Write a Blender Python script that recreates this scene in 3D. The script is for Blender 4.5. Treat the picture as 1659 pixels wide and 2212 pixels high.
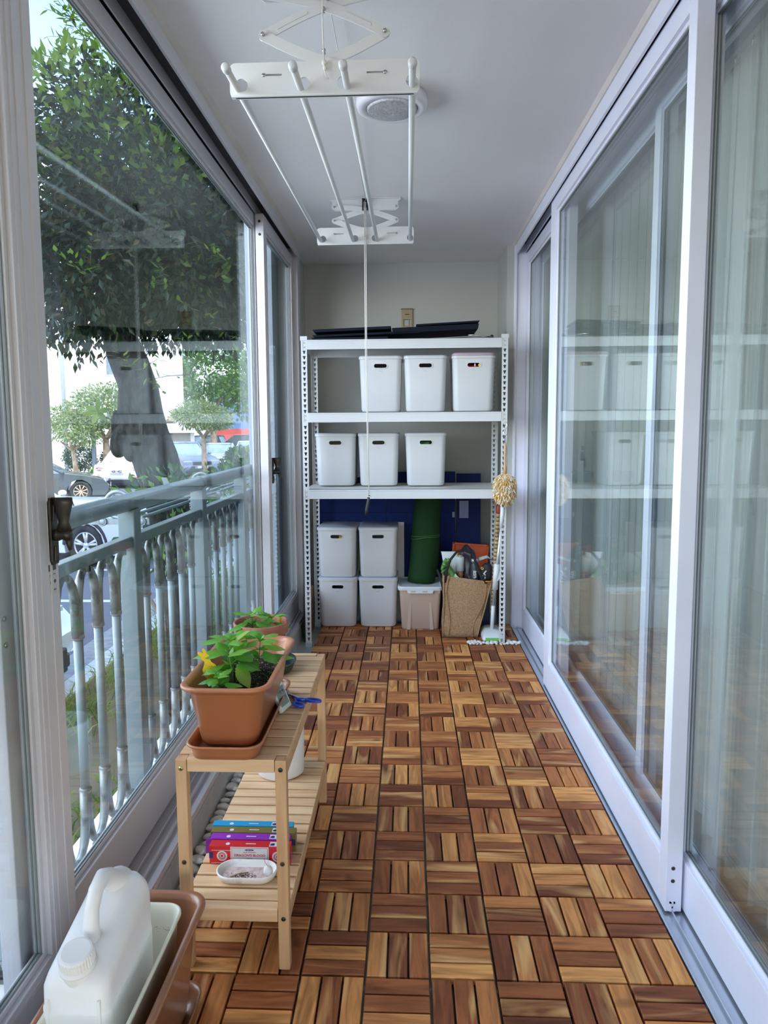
import bpy, bmesh, math, random
from math import sin, cos, pi, radians, sqrt
from mathutils import Vector, Matrix, noise

random.seed(7)
for o in list(bpy.data.objects):
    bpy.data.objects.remove(o)
scene = bpy.context.scene
COL = scene.collection

# ------------------------------------------------------------------ camera
cam_data = bpy.data.cameras.new('camera')
cam = bpy.data.objects.new('camera', cam_data)
COL.objects.link(cam)
CR = Vector((0.99906559, 0.04271797, -0.00656605))
CU = Vector((0.00220199, 0.10141515, 0.99484176))
CF = Vector((-0.04316352, 0.99392663, -0.10122632))
cam.matrix_world = Matrix(((CR.x, CU.x, -CF.x, -0.0484), (CR.y, CU.y, -CF.y, -1.531),
                           (CR.z, CU.z, -CF.z, 1.2586), (0, 0, 0, 1)))
cam_data.sensor_fit = 'VERTICAL'
cam_data.sensor_height = 24.0
cam_data.lens = 24.0 * 1548.9966 / 2212.0
cam_data.shift_x = 14.88 / 2212.0
cam_data.shift_y = -25.19 / 2212.0
cam_data.clip_start = 0.02
cam_data.clip_end = 500
scene.camera = cam

# ------------------------------------------------------------------ light and exposure
scene.view_settings.view_transform = 'Standard'
scene.view_settings.look = 'None'
scene.view_settings.exposure = 1.40
scene.view_settings.gamma = 1.0
scene.view_settings.use_curve_mapping = False
scene.cycles.use_denoising = True
scene.cycles.max_bounces = 10
scene.cycles.diffuse_bounces = 5
scene.cycles.glossy_bounces = 5
scene.cycles.transmission_bounces = 6
scene.cycles.transparent_max_bounces = 24
scene.cycles.sample_clamp_indirect = 6.0
scene.cycles.caustics_reflective = False
scene.cycles.caustics_refractive = False

SKY_STRENGTH = 0.33
SUN_STRENGTH = 1.5
WINDOW_FILL = 92.0
ROOM_FILL = 4.5
world = bpy.data.worlds.new('world')
scene.world = world
world.use_nodes = True
wn = world.node_tree
wn.nodes.clear()
w_out = wn.nodes.new('ShaderNodeOutputWorld')
w_bg = wn.nodes.new('ShaderNodeBackground')
w_sky = wn.nodes.new('ShaderNodeTexSky')
w_sky.sky_type = 'NISHITA'
w_sky.sun_disc = False
w_sky.sun_elevation = radians(52)
w_sky.sun_rotation = radians(149)
w_sky.altitude = 50
w_sky.air_density = 1.0
w_sky.dust_density = 1.0
w_sky.ozone_density = 1.0
w_bg.inputs['Strength'].default_value = SKY_STRENGTH
w_hs = wn.nodes.new('ShaderNodeMix')
w_hs.data_type = 'RGBA'
w_hs.blend_type = 'MULTIPLY'
w_hs.inputs[0].default_value = 1.0
w_hs.inputs[7].default_value = (1.0, 0.95, 0.93, 1)
wn.links.new(w_sky.outputs[0], w_hs.inputs[6])
wn.links.new(w_hs.outputs[2], w_bg.inputs['Color'])
wn.links.new(w_bg.outputs[0], w_out.inputs['Surface'])

sun_data = bpy.data.lights.new('sun', 'SUN')
sun_data.energy = SUN_STRENGTH
sun_data.angle = radians(0.6)
sun_data.color = (1.0, 0.95, 0.86)
sun = bpy.data.objects.new('sun', sun_data)
COL.objects.link(sun)
SUN_TO = Vector((0.45, -0.75, 1.2)).normalized()
sun.rotation_euler = SUN_TO.to_track_quat('Z', 'Y').to_euler()
sun.location = (5, -3, 12)


def area(name, loc, rot, sx, sy, energy, col):
    a = bpy.data.lights.new(name, 'AREA')
    a.shape = 'RECTANGLE'
    a.size, a.size_y = sx, sy
    a.energy = energy
    a.color = col
    o = bpy.data.objects.new(name, a)
    COL.objects.link(o)
    o.location = loc
    o.rotation_euler = rot
    return o


# added fill lamps: one boosts window daylight, one lights the curtain from behind
area('window_fill_lamp', (-2.3, -0.7, 2.1), (0, -pi / 2 + radians(12), 0), 2.4, 4.4, WINDOW_FILL, (0.89, 0.93, 1.0))
area('living_room_fill_lamp', (3.85, 0.3, 1.4), (0, pi / 2, 0), 1.8, 4.0, ROOM_FILL, (1.0, 0.97, 0.93))



# ------------------------------------------------------------------ materials
MATS = {}


def _nodes(name):
    m = bpy.data.materials.new(name)
    m.use_nodes = True
    nt = m.node_tree
    b = nt.nodes['Principled BSDF']
    return m, nt, b


def mat(name, col, rough=0.5, metal=0.0, var=0.07, vs=6.0, bump=0.0, bs=120.0, stretch=(1, 1, 1),
        spec=0.5, sss=0.0, dirt=None, coat=0.0, trans=0.0):
    """painted / plastic / metal surface whose tone wanders a little"""
    if name in MATS:
        return MATS[name]
    m, nt, b = _nodes(name)
    N, L = nt.nodes, nt.links
    tc = N.new('ShaderNodeTexCoord')
    mp = N.new('ShaderNodeMapping')
    mp.inputs['Scale'].default_value = stretch
    L.new(tc.outputs['Object'], mp.inputs['Vector'])
    ns = N.new('ShaderNodeTexNoise')
    ns.inputs['Scale'].default_value = vs
    ns.inputs['Detail'].default_value = 5
    L.new(mp.outputs[0], ns.inputs['Vector'])
    rp = N.new('ShaderNodeValToRGB')
    lo = tuple(max(0, c * (1 - var)) for c in col) + (1,)
    hi = tuple(min(1, c * (1 + var)) for c in col) + (1,)
    if dirt:
        lo = tuple(dirt) + (1,)
    rp.color_ramp.elements[0].color = lo
    rp.color_ramp.elements[1].color = hi
    rp.color_ramp.elements[0].position = 0.3
    rp.color_ramp.elements[1].position = 0.7 if not dirt else 0.5
    L.new(ns.outputs['Fac'], rp.inputs['Fac'])
    L.new(rp.outputs['Color'], b.inputs['Base Color'])
    b.inputs['Roughness'].default_value = rough
    b.inputs['Metallic'].default_value = metal
    b.inputs['Specular IOR Level'].default_value = spec
    b.inputs['Coat Weight'].default_value = coat
    b.inputs['Transmission Weight'].default_value = trans
    if sss:
        b.inputs['Subsurface Weight'].default_value = sss
        b.inputs['Subsurface Radius'].default_value = (0.02, 0.02, 0.015)
    if bump:
        n2 = N.new('ShaderNodeTexNoise')
        n2.inputs['Scale'].default_value = bs
        n2.inputs['Detail'].default_value = 3
        L.new(mp.outputs[0], n2.inputs['Vector'])
        bp = N.new('ShaderNodeBump')
        bp.inputs['Strength'].default_value = bump
        bp.inputs['Distance'].default_value = 0.002
        L.new(n2.outputs['Fac'], bp.inputs['Height'])
        L.new(bp.outputs[0], b.inputs['Normal'])
    MATS[name] = m
    return m


def wood_mat(name, dark, light, stretch, scale=14.0, rough=0.45):
    m, nt, b = _nodes(name)
    N, L = nt.nodes, nt.links
    tc = N.new('ShaderNodeTexCoord')
    mp = N.new('ShaderNodeMapping')
    mp.inputs['Scale'].default_value = stretch
    L.new(tc.outputs['Object'], mp.inputs['Vector'])
    ge = N.new('ShaderNodeNewGeometry')
    ad = N.new('ShaderNodeVectorMath')
    ad.operation = 'ADD'
    mu = N.new('ShaderNodeMath')
    mu.operation = 'MULTIPLY'
    mu.inputs[1].default_value = 37.0
    L.new(ge.outputs['Random Per Island'], mu.inputs[0])
    L.new(mp.outputs[0], ad.inputs[0])
    L.new(mu.outputs[0], ad.inputs[1])
    ns = N.new('ShaderNodeTexNoise')
    ns.inputs['Scale'].default_value = scale
    ns.inputs['Detail'].default_value = 6
    ns.inputs['Distortion'].default_value = 0.6
    L.new(ad.outputs[0], ns.inputs['Vector'])
    rp = N.new('ShaderNodeValToRGB')
    rp.color_ramp.elements[0].color = tuple(dark) + (1,)
    rp.color_ramp.elements[1].color = tuple(light) + (1,)
    rp.color_ramp.elements[0].position = 0.28
    rp.color_ramp.elements[1].position = 0.62
    L.new(ns.outputs['Fac'], rp.inputs['Fac'])
    hs = N.new('ShaderNodeHueSaturation')
    mr = N.new('ShaderNodeMapRange')
    mr.inputs[3].default_value = 0.86
    mr.inputs[4].default_value = 1.08
    L.new(ge.outputs['Random Per Island'], mr.inputs[0])
    L.new(mr.outputs[0], hs.inputs['Value'])
    L.new(rp.outputs['Color'], hs.inputs['Color'])
    L.new(hs.outputs[0], b.inputs['Base Color'])
    b.inputs['Roughness'].default_value = rough
    bp = N.new('ShaderNodeBump')
    bp.inputs['Strength'].default_value = 0.15
    bp.inputs['Distance'].default_value = 0.001
    L.new(ns.outputs['Fac'], bp.inputs['Height'])
    L.new(bp.outputs[0], b.inputs['Normal'])
    return m


def deck_mat():
    """oiled acacia: every slat its own tone, grain along the slat (uv u), pale sapwood streaks"""
    m, nt, b = _nodes('oiled_acacia_deck')
    N, L = nt.nodes, nt.links
    uv = N.new('ShaderNodeUVMap')
    uv.uv_map = 'UVMap'
    ge = N.new('ShaderNodeNewGeometry')
    mp = N.new('ShaderNodeMapping')
    mp.inputs['Scale'].default_value = (5.0, 42.0, 1)
    L.new(uv.outputs[0], mp.inputs['Vector'])
    ns = N.new('ShaderNodeTexNoise')
    ns.inputs['Scale'].default_value = 1.0
    ns.inputs['Detail'].default_value = 7
    ns.inputs['Distortion'].default_value = 1.3
    L.new(mp.outputs[0], ns.inputs['Vector'])
    # tone per slat
    r1 = N.new('ShaderNodeValToRGB')
    cr = r1.color_ramp
    cr.elements[0].position = 0.0
    cr.elements[0].color = (0.17, 0.047, 0.017, 1)
    cr.elements[1].position = 1.0
    cr.elements[1].color = (0.78, 0.37, 0.120, 1)
    for p, c in ((0.22, (0.28, 0.086, 0.031, 1)), (0.5, (0.40, 0.135, 0.045, 1)),
                 (0.78, (0.54, 0.215, 0.070, 1))):
        e = cr.elements.new(p)
        e.color = c
    L.new(ge.outputs['Random Per Island'], r1.inputs['Fac'])
    # fine dark grain
    r2 = N.new('ShaderNodeValToRGB')
    r2.color_ramp.elements[0].position = 0.28
    r2.color_ramp.elements[0].color = (0.50, 0.44, 0.40, 1)
    r2.color_ramp.elements[1].position = 0.62
    r2.color_ramp.elements[1].color = (1.15, 1.12, 1.05, 1)
    L.new(ns.outputs['Fac'], r2.inputs['Fac'])
    mx = N.new('ShaderNodeMix')
    mx.data_type = 'RGBA'
    mx.blend_type = 'MULTIPLY'
    mx.inputs[0].default_value = 1.0
    L.new(r1.outputs['Color'], mx.inputs[6])
    L.new(r2.outputs['Color'], mx.inputs[7])
    # broad sapwood streaks
    mp2 = N.new('ShaderNodeMapping')
    mp2.inputs['Scale'].default_value = (2.2, 17.0, 1)
    mp2.inputs['Location'].default_value = (3.1, 7.7, 0)
    L.new(uv.outputs[0], mp2.inputs['Vector'])
    n2 = N.new('ShaderNodeTexNoise')
    n2.inputs['Scale'].default_value = 1.0
    n2.inputs['Detail'].default_value = 3
    n2.inputs['Distortion'].default_value = 0.8
    L.new(mp2.outputs[0], n2.inputs['Vector'])
    r3 = N.new('ShaderNodeValToRGB')
    r3.color_ramp.elements[0].position = 0.55
    r3.color_ramp.elements[0].color = (0, 0, 0, 1)
    r3.color_ramp.elements[1].position = 0.70
    r3.color_ramp.elements[1].color = (0.75, 0.75, 0.75, 1)
    L.new(n2.outputs['Fac'], r3.inputs['Fac'])
    mx2 = N.new('ShaderNodeMix')
    mx2.data_type = 'RGBA'
    L.new(r3.outputs['Color'], mx2.inputs[0])
    L.new(mx.outputs[2], mx2.inputs[6])
    mx2.inputs[7].default_value = (0.85, 0.48, 0.18, 1)
    # a few dark knots
    vo = N.new('ShaderNodeTexNoise')
    vo.inputs['Scale'].default_value = 9.0
    vo.inputs['Detail'].default_value = 1
    L.new(uv.outputs[0], vo.inputs['Vector'])
    r4 = N.new('ShaderNodeValToRGB')
    r4.color_ramp.elements[0].position = 0.70
    r4.color_ramp.elements[0].color = (1, 1, 1, 1)
    r4.color_ramp.elements[1].position = 0.80
    r4.color_ramp.elements[1].color = (0.35, 0.28, 0.25, 1)
    L.new(vo.outputs['Fac'], r4.inputs['Fac'])
    mx3 = N.new('ShaderNodeMix')
    mx3.data_type = 'RGBA'
    mx3.blend_type = 'MULTIPLY'
    mx3.inputs[0].default_value = 1.0
    L.new(mx2.outputs[2], mx3.inputs[6])
    L.new(r4.outputs['Color'], mx3.inputs[7])
    L.new(mx3.outputs[2], b.inputs['Base Color'])
    b.inputs['Roughness'].default_value = 0.45
    b.inputs['Specular IOR Level'].default_value = 0.35
    bp = N.new('ShaderNodeBump')
    bp.inputs['Strength'].default_value = 0.25
    bp.inputs['Distance'].default_value = 0.001
    L.new(ns.outputs['Fac'], bp.inputs['Height'])
    L.new(bp.outputs[0], b.inputs['Normal'])
    return m


def glass_mat(name, tint, extra=0.0, mirror=(0.92, 0.97, 0.96)):
    """flat pane: clear tinted body, fresnel mirror on either face"""
    m = bpy.data.materials.new(name)
    m.use_nodes = True
    nt = m.node_tree
    nt.nodes.clear()
    N, L = nt.nodes, nt.links
    out = N.new('ShaderNodeOutputMaterial')
    mix = N.new('ShaderNodeMixShader')
    tr = N.new('ShaderNodeBsdfTransparent')
    gl = N.new('ShaderNodeBsdfGlossy')
    gl.inputs['Roughness'].default_value = 0.0
    gl.inputs['Color'].default_value = tuple(mirror) + (1,)
    ns = N.new('ShaderNodeTexNoise')
    ns.inputs['Scale'].default_value = 1.3
    rp = N.new('ShaderNodeValToRGB')
    rp.color_ramp.elements[0].color = tuple(tint) + (1,)
    rp.color_ramp.elements[1].color = tuple(min(1, t * 1.03) for t in tint) + (1,)
    L.new(ns.outputs['Fac'], rp.inputs['Fac'])
    L.new(rp.outputs['Color'], tr.inputs['Color'])
    ge = N.new('ShaderNodeNewGeometry')
    mr = N.new('ShaderNodeMapRange')
    mr.inputs[3].default_value = 1.45
    mr.inputs[4].default_value = 1.0 / 1.45
    L.new(ge.outputs['Backfacing'], mr.inputs[0])
    fr = N.new('ShaderNodeFresnel')
    L.new(mr.outputs[0], fr.inputs['IOR'])
    ad = N.new('ShaderNodeMath')
    ad.operation = 'ADD'
    ad.use_clamp = True
    ad.inputs[1].default_value = extra
    L.new(fr.outputs[0], ad.inputs[0])
    L.new(ad.outputs[0], mix.inputs['Fac'])
    L.new(tr.outputs[0], mix.inputs[1])
    L.new(gl.outputs[0], mix.inputs[2])
    L.new(mix.outputs[0], out.inputs['Surface'])
    return m


def sheer_mat(name, col, see=0.3):
    m = bpy.data.materials.new(name)
    m.use_nodes = True
    nt = m.node_tree
    nt.nodes.clear()
    N, L = nt.nodes, nt.links
    out = N.new('ShaderNodeOutputMaterial')
    mix = N.new('ShaderNodeMixShader')
    mix2 = N.new('ShaderNodeMixShader')
    tr = N.new('ShaderNodeBsdfTransparent')
    df = N.new('ShaderNodeBsdfDiffuse')
    tl = N.new('ShaderNodeBsdfTranslucent')
    tc = N.new('ShaderNodeTexCoord')
    wv = N.new('ShaderNodeTexNoise')
    wv.inputs['Scale'].default_value = 90
    L.new(tc.outputs['Object'], wv.inputs['Vector'])
    rp = N.new('ShaderNodeValToRGB')
    rp.color_ramp.elements[0].color = tuple(c * 0.93 for c in col) + (1,)
    rp.color_ramp.elements[1].color = tuple(col) + (1,)
    L.new(wv.outputs['Fac'], rp.inputs['Fac'])
    L.new(rp.outputs['Color'], df.inputs['Color'])
    L.new(rp.outputs['Color'], tl.inputs['Color'])
    mix.inputs['Fac'].default_value = 0.4
    L.new(df.outputs[0], mix.inputs[1])
    L.new(tl.outputs[0], mix.inputs[2])
    mix2.inputs['Fac'].default_value = see
    L.new(mix.outputs[0], mix2.inputs[1])
    L.new(tr.outputs[0], mix2.inputs[2])
    L.new(mix2.outputs[0], out.inputs['Surface'])
    return m


def leaf_mat(name, cols, translucent=0.35, rough=0.35):
    """leaves: one tone per leaf, light comes through the blade"""
    m = bpy.data.materials.new(name)
    m.use_nodes = True
    nt = m.node_tree
    N, L = nt.nodes, nt.links
    b = N['Principled BSDF']
    out = N['Material Output']
    ge = N.new('ShaderNodeNewGeometry')
    rp = N.new('ShaderNodeValToRGB')
    cr = rp.color_ramp
    cr.elements[0].position = 0
    cr.elements[0].color = tuple(cols[0]) + (1,)
    cr.elements[1].position = 1
    cr.elements[1].color = tuple(cols[-1]) + (1,)
    for i, c in enumerate(cols[1:-1]):
        e = cr.elements.new((i + 1) / (len(cols) - 1))
        e.color = tuple(c) + (1,)
    L.new(ge.outputs['Random Per Island'], rp.inputs['Fac'])
    L.new(rp.outputs['Color'], b.inputs['Base Color'])
    b.inputs['Roughness'].default_value = rough
    tl = N.new('ShaderNodeBsdfTranslucent')
    hs = N.new('ShaderNodeHueSaturation')
    hs.inputs['Value'].default_value = 1.6
    hs.inputs['Saturation'].default_value = 1.1
    L.new(rp.outputs['Color'], hs.inputs['Color'])
    L.new(hs.outputs[0], tl.inputs['Color'])
    mx = N.new('ShaderNodeMixShader')
    mx.inputs['Fac'].default_value = translucent
    L.new(b.outputs[0], mx.inputs[1])
    L.new(tl.outputs[0], mx.inputs[2])
    L.new(mx.outputs[0], out.inputs['Surface'])
    return m


def weave_mat(name, a, c, scale=420.0):
    m, nt, b = _nodes(name)
    N, L = nt.nodes, nt.links
    tc = N.new('ShaderNodeTexCoord')
    w1 = N.new('ShaderNodeTexWave')
    w1.inputs['Scale'].default_value = scale / 6.28
    w1.inputs['Distortion'].default_value = 1.5
    w1.bands_direction = 'X'
    w2 = N.new('ShaderNodeTexWave')
    w2.inputs['Scale'].default_value = scale / 6.28
    w2.inputs['Distortion'].default_value = 1.5
    w2.bands_direction = 'Z'
    L.new(tc.outputs['Object'], w1.inputs['Vector'])
    L.new(tc.outputs['Object'], w2.inputs['Vector'])
    ad = N.new('ShaderNodeMath')
    ad.operation = 'MULTIPLY'
    L.new(w1.outputs['Fac'], ad.inputs[0])
    L.new(w2.outputs['Fac'], ad.inputs[1])
    ns = N.new('ShaderNodeTexNoise')
    ns.inputs['Scale'].default_value = 110
    L.new(tc.outputs['Object'], ns.inputs['Vector'])
    a2 = N.new('ShaderNodeMath')
    a2.operation = 'ADD'
    L.new(ad.outputs[0], a2.inputs[0])
    L.new(ns.outputs['Fac'], a2.inputs[1])
    rp = N.new('ShaderNodeValToRGB')
    rp.color_ramp.elements[0].position = 0.35
    rp.color_ramp.elements[0].color = tuple(a) + (1,)
    rp.color_ramp.elements[1].position = 1.1
    rp.color_ramp.elements[1].color = tuple(c) + (1,)
    L.new(a2.outputs[0], rp.inputs['Fac'])
    L.new(rp.outputs['Color'], b.inputs['Base Color'])
    b.inputs['Roughness'].default_value = 0.9
    bp = N.new('ShaderNodeBump')
    bp.inputs['Strength'].default_value = 0.5
    bp.inputs['Distance'].default_value = 0.001
    L.new(ad.outputs[0], bp.inputs['Height'])
    L.new(bp.outputs[0], b.inputs['Normal'])
    return m


def bark_mat(name, a, c, vs=9, zs=0.35):
    m, nt, b = _nodes(name)
    N, L = nt.nodes, nt.links
    tc = N.new('ShaderNodeTexCoord')
    mp = N.new('ShaderNodeMapping')
    mp.inputs['Scale'].default_value = (1, 1, zs)
    L.new(tc.outputs['Object'], mp.inputs['Vector'])
    ns = N.new('ShaderNodeTexNoise')
    ns.inputs['Scale'].default_value = vs
    ns.inputs['Detail'].default_value = 9
    ns.inputs['Roughness'].default_value = 0.7
    L.new(mp.outputs[0], ns.inputs['Vector'])
    rp = N.new('ShaderNodeValToRGB')
    rp.color_ramp.elements[0].position = 0.38
    rp.color_ramp.elements[0].color = tuple(a) + (1,)
    rp.color_ramp.elements[1].position = 0.66
    rp.color_ramp.elements[1].color = tuple(c) + (1,)
    L.new(ns.outputs['Fac'], rp.inputs['Fac'])
    L.new(rp.outputs['Color'], b.inputs['Base Color'])
    b.inputs['Roughness'].default_value = 0.9
    bp = N.new('ShaderNodeBump')
    bp.inputs['Strength'].default_value = 0.8
    bp.inputs['Distance'].default_value = 0.02
    L.new(ns.outputs['Fac'], bp.inputs['Height'])
    L.new(bp.outputs[0], b.inputs['Normal'])
    return m


WHITE_FRAME = mat('painted_white_frame', (0.80, 0.81, 0.92), 0.38, var=0.03, bump=0.03)
WARM_FRAME = mat('aluminium_window_frame', (0.60, 0.595, 0.635), 0.38, var=0.025, metal=0.1, vs=2)
DARK_SLOT = mat('painted_channel_shade', (0.03, 0.035, 0.045), 0.7)  # shade of the deep head channels, put into a dark colour
ALU = mat('anodised_rail', (0.62, 0.68, 0.76), 0.25, metal=0.75, var=0.04)
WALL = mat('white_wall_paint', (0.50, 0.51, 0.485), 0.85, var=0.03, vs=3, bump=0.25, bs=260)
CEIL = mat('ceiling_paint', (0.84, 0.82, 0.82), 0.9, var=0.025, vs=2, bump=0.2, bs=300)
MARBLE = mat('grey_marble_tile', (0.47, 0.46, 0.45), 0.25, var=0.14, vs=7)
BASEFLOOR = mat('grey_floor_tile', (0.42, 0.45, 0.42), 0.4, var=0.12, vs=30)
BLACKPL = mat('black_plastic', (0.012, 0.012, 0.013), 0.45)
GLASS = glass_mat('pale_green_glass', (0.955, 0.985, 0.975), 0.003)
GLASS_W = glass_mat('window_glass', (0.95, 0.985, 0.98), 0.0, (0.62, 0.68, 0.68))
SHEER = sheer_mat('sheer_curtain', (0.78, 0.78, 0.77), 0.34)
SCREEN = sheer_mat('insect_screen', (0.30, 0.33, 0.34), 0.55)
WPLAST = mat('white_bin_plastic', (0.61, 0.62, 0.64), 0.42, var=0.015, bump=0.05, bs=400)
GLID = mat('grey_lid_plastic', (0.50, 0.53, 0.60), 0.38, var=0.03)
STEELW = mat('white_coated_steel', (0.62, 0.64, 0.66), 0.35, var=0.02)
MDF = mat('shelf_board', (0.62, 0.60, 0.56), 0.6, var=0.05)
CHROME = mat('chrome_metal', (0.75, 0.75, 0.76), 0.15, metal=1.0, var=0.03)
SCREW = mat('zinc_screw', (0.45, 0.46, 0.47), 0.3, metal=0.9)
DARKHW = mat('dark_bronze_hardware', (0.045, 0.042, 0.036), 0.4, metal=0.5, var=0.2, vs=60)
TERRA = mat('terracotta_plastic', (0.42, 0.155, 0.065), 0.30, var=0.06, coat=0.15)
TERRA2 = mat('brown_planter_plastic', (0.34, 0.145, 0.072), 0.28, var=0.06, coat=0.2)
CLAY = mat('clay_pot', (0.38, 0.135, 0.085), 0.7, var=0.16, vs=18, bump=0.2)
DGREEN = mat('dark_green_plastic', (0.030, 0.055, 0.045), 0.45, var=0.1)
SOIL = mat('potting_soil', (0.016, 0.009, 0.006), 0.95, var=0.5, vs=60, bump=1.0, bs=160)
PERL = mat('perlite_grain', (0.62, 0.52, 0.36), 0.9)
CREAM = mat('cream_plastic', (0.86, 0.84, 0.70), 0.38, var=0.03, sss=0.1)
JUGW = mat('translucent_jug_plastic', (0.86, 0.85, 0.85), 0.42, var=0.02, sss=0.15)
WOOD_X = wood_mat('pale_pine_crosswise', (0.58, 0.33, 0.16), (0.80, 0.55, 0.32), (1.2, 14, 14), 2.2)
WOOD_Y = wood_mat('pale_pine_lengthwise', (0.52, 0.29, 0.13), (0.72, 0.46, 0.245), (14, 1.2, 14), 2.2)
WOOD_Z = wood_mat('pale_pine_upright', (0.50, 0.28, 0.13), (0.70, 0.44, 0.235), (14, 14, 1.2), 2.2)
DECK = deck_mat()
PEBBLE = mat('white_pebble_stone', (0.74, 0.73, 0.70), 0.55, var=0.06, vs=12)
RAILC = mat('grey_green_railing_paint', (0.19, 0.245, 0.26), 0.34, var=0.07, vs=8)
CAST = mat('weathered_cast_aluminium', (0.25, 0.28, 0.28), 0.45, metal=0.3, vs=25, dirt=(0.07, 0.08, 0.075))
ROPE = mat('white_cord', (0.75, 0.74, 0.70), 0.8, bump=0.4, bs=700)
RACKW = mat('white_rack_plastic', (0.72, 0.73, 0.74), 0.4, var=0.02)


# ------------------------------------------------------------------ mesh helpers
class MB:
    def __init__(s):
        s.v = []
        s.f = []
        s.m = []
        s.sm = []
        s.uv = {}
        s.cm = 0
        s.smooth = False

    def face(s, idx, uv=None):
        s.f.append(tuple(idx))
        s.m.append(s.cm)
        s.sm.append(s.smooth)
        if uv:
            s.uv[len(s.f) - 1] = uv

    def box(s, x0, x1, y0, y1, z0, z1):
        b = len(s.v)
        s.v += [(x0, y0, z0), (x1, y0, z0), (x1, y1, z0), (x0, y1, z0),
                (x0, y0, z1), (x1, y0, z1), (x1, y1, z1), (x0, y1, z1)]
        for q in ((3, 2, 1, 0), (4, 5, 6, 7), (0, 1, 5, 4), (1, 2, 6, 5), (2, 3, 7, 6), (3, 0, 4, 7)):
            s.face([b + i for i in q])
        return s

    def obox(s, c, sx, sy, sz, rot=None):
        b = len(s.v)
        R = rot or Matrix.Identity(3)
        c = Vector(c)
        for dz in (-.5, .5):
            for dx, dy in ((-.5, -.5), (.5, -.5), (.5, .5), (-.5, .5)):
                s.v.append(tuple(c + R @ Vector((dx * sx, dy * sy, dz * sz))))
        for q in ((3, 2, 1, 0), (4, 5, 6, 7), (0, 1, 5, 4), (1, 2, 6, 5), (2, 3, 7, 6), (3, 0, 4, 7)):
            s.face([b + i for i in q])
        return s

    def loft(s, rings, cap0=True, cap1=True, closed=True, loop=False):
        n = len(rings[0])
        b = len(s.v)
        for r in rings:
            s.v += [tuple(p) for p in r]
        k = len(rings)
        for i in range(k if loop else k - 1):
            i2 = (i + 1) % k
            for j in range(n if closed else n - 1):
                j2 = (j + 1) % n
                s.face((b + i * n + j, b + i * n + j2, b + i2 * n + j2, b + i2 * n + j))
        if not loop:
            if cap0:
                s.face([b + j for j in range(n)][::-1])
            if cap1:
                s.face([b + (k - 1) * n + j for j in range(n)])
        return s

    def prism(s, pts, plane, a, c):
        def P(p, t):
            return {'xy': (p[0], p[1], t), 'xz': (p[0], t, p[1]), 'yz': (t, p[0], p[1])}[plane]
        return s.loft([[P(p, a) for p in pts], [P(p, c) for p in pts]])

    def tube(s, pts, r, seg=8, cap=True, loop=False):
        pts = [Vector(p) for p in pts]
        n = len(pts)
        rings = []
        prev = None
        for i, p in enumerate(pts):
            if loop:
                t = pts[(i + 1) % n] - pts[i - 1]
            else:
                t = pts[min(i + 1, n - 1)] - pts[max(i - 1, 0)]
            t.normalize()
            if prev is None:
                up = Vector((0, 0, 1)) if abs(t.z) < 0.9 else Vector((1, 0, 0))
                nx = t.cross(up).normalized()
            else:
                nx = (prev - t * prev.dot(t))
                if nx.length < 1e-6:
                    nx = t.orthogonal()
                nx.normalize()
            prev = nx
            ny = t.cross(nx)
            rr = r[i] if isinstance(r, (list, tuple)) else r
            rings.append([p + nx * (rr * cos(2 * pi * k / seg)) + ny * (rr * sin(2 * pi * k / seg)) for k in range(seg)])
        sm = s.smooth
        s.smooth = True
        s.loft(rings, cap, cap, True, loop)
        s.smooth = sm
        return s

    def lathe(s, prof, cx, cy, seg=32, axis='z', cap=True, sx=1, sy=1):
        rings = []
        for r, z in prof:
            ring = []
            for k in range(seg):
                a = 2 * pi * k / seg
                u, w = r * cos(a) * sx, r * sin(a) * sy
                ring.append({'z': (cx + u, cy + w, z), 'y': (cx + u, z, cy - w), 'x': (z, cx + u, cy + w)}[axis])
            rings.append(ring)
        sm = s.smooth
        s.smooth = True
        s.loft(rings, cap, cap)
        s.smooth = sm
        return s

    def ball(s, c, rx, ry, rz, seg=16, rings=9, rot=None):
        c = Vector(c)
        R = rot or Matrix.Identity(3)
        rs = []
        for i in range(rings):
            t = -pi / 2 + pi * (i + 0.35) / (rings - 0.3)
            rs.append([c + R @ Vector((rx * cos(t) * cos(2 * pi * k / seg), ry * cos(t) * sin(2 * pi * k / seg), rz * sin(t)))
                       for k in range(seg)])
        sm = s.smooth
        s.smooth = True
        s.loft(rs)
        s.smooth = sm
        return s

    def quad(s, a, b, c, d, uv=None):
        k = len(s.v)
        s.v += [tuple(a), tuple(b), tuple(c), tuple(d)]
        s.face((k, k + 1, k + 2, k + 3), uv)
        return s

    def build(s, name, m, parent=None, origin=None, bevel=0.0, bseg=2, label=None, mods=None):
        if origin is None:
            origin = parent_origin(parent) if parent else (0, 0, 0)
        ox, oy, oz = origin
        me = bpy.data.meshes.new(name)
        me.from_pydata([(x - ox, y - oy, z - oz) for x, y, z in s.v], [], s.f)
        ms = m if isinstance(m, (list, tuple)) else [m]
        for q in ms:
            me.materials.append(q)
        if len(s.f) < 9000:
            bmm = bmesh.new()
            bmm.from_mesh(me)
            bmesh.ops.recalc_face_normals(bmm, faces=bmm.faces)
            bmm.to_mesh(me)
            bmm.free()
        me.polygons.foreach_set('material_index', s.m)
        me.polygons.foreach_set('use_smooth', s.sm)
        if s.uv:
            lay = me.uv_layers.new(name='UVMap')
            for pi_, p in enumerate(me.polygons):
                u = s.uv.get(pi_)
                if u:
                    for li, w in zip(p.loop_indices, u):
                        lay.data[li].uv = w
        me.update()
        o = bpy.data.objects.new(name, me)
        COL.objects.link(o)
        if parent:
            o.parent = parent
        else:
            o.location = origin
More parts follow.
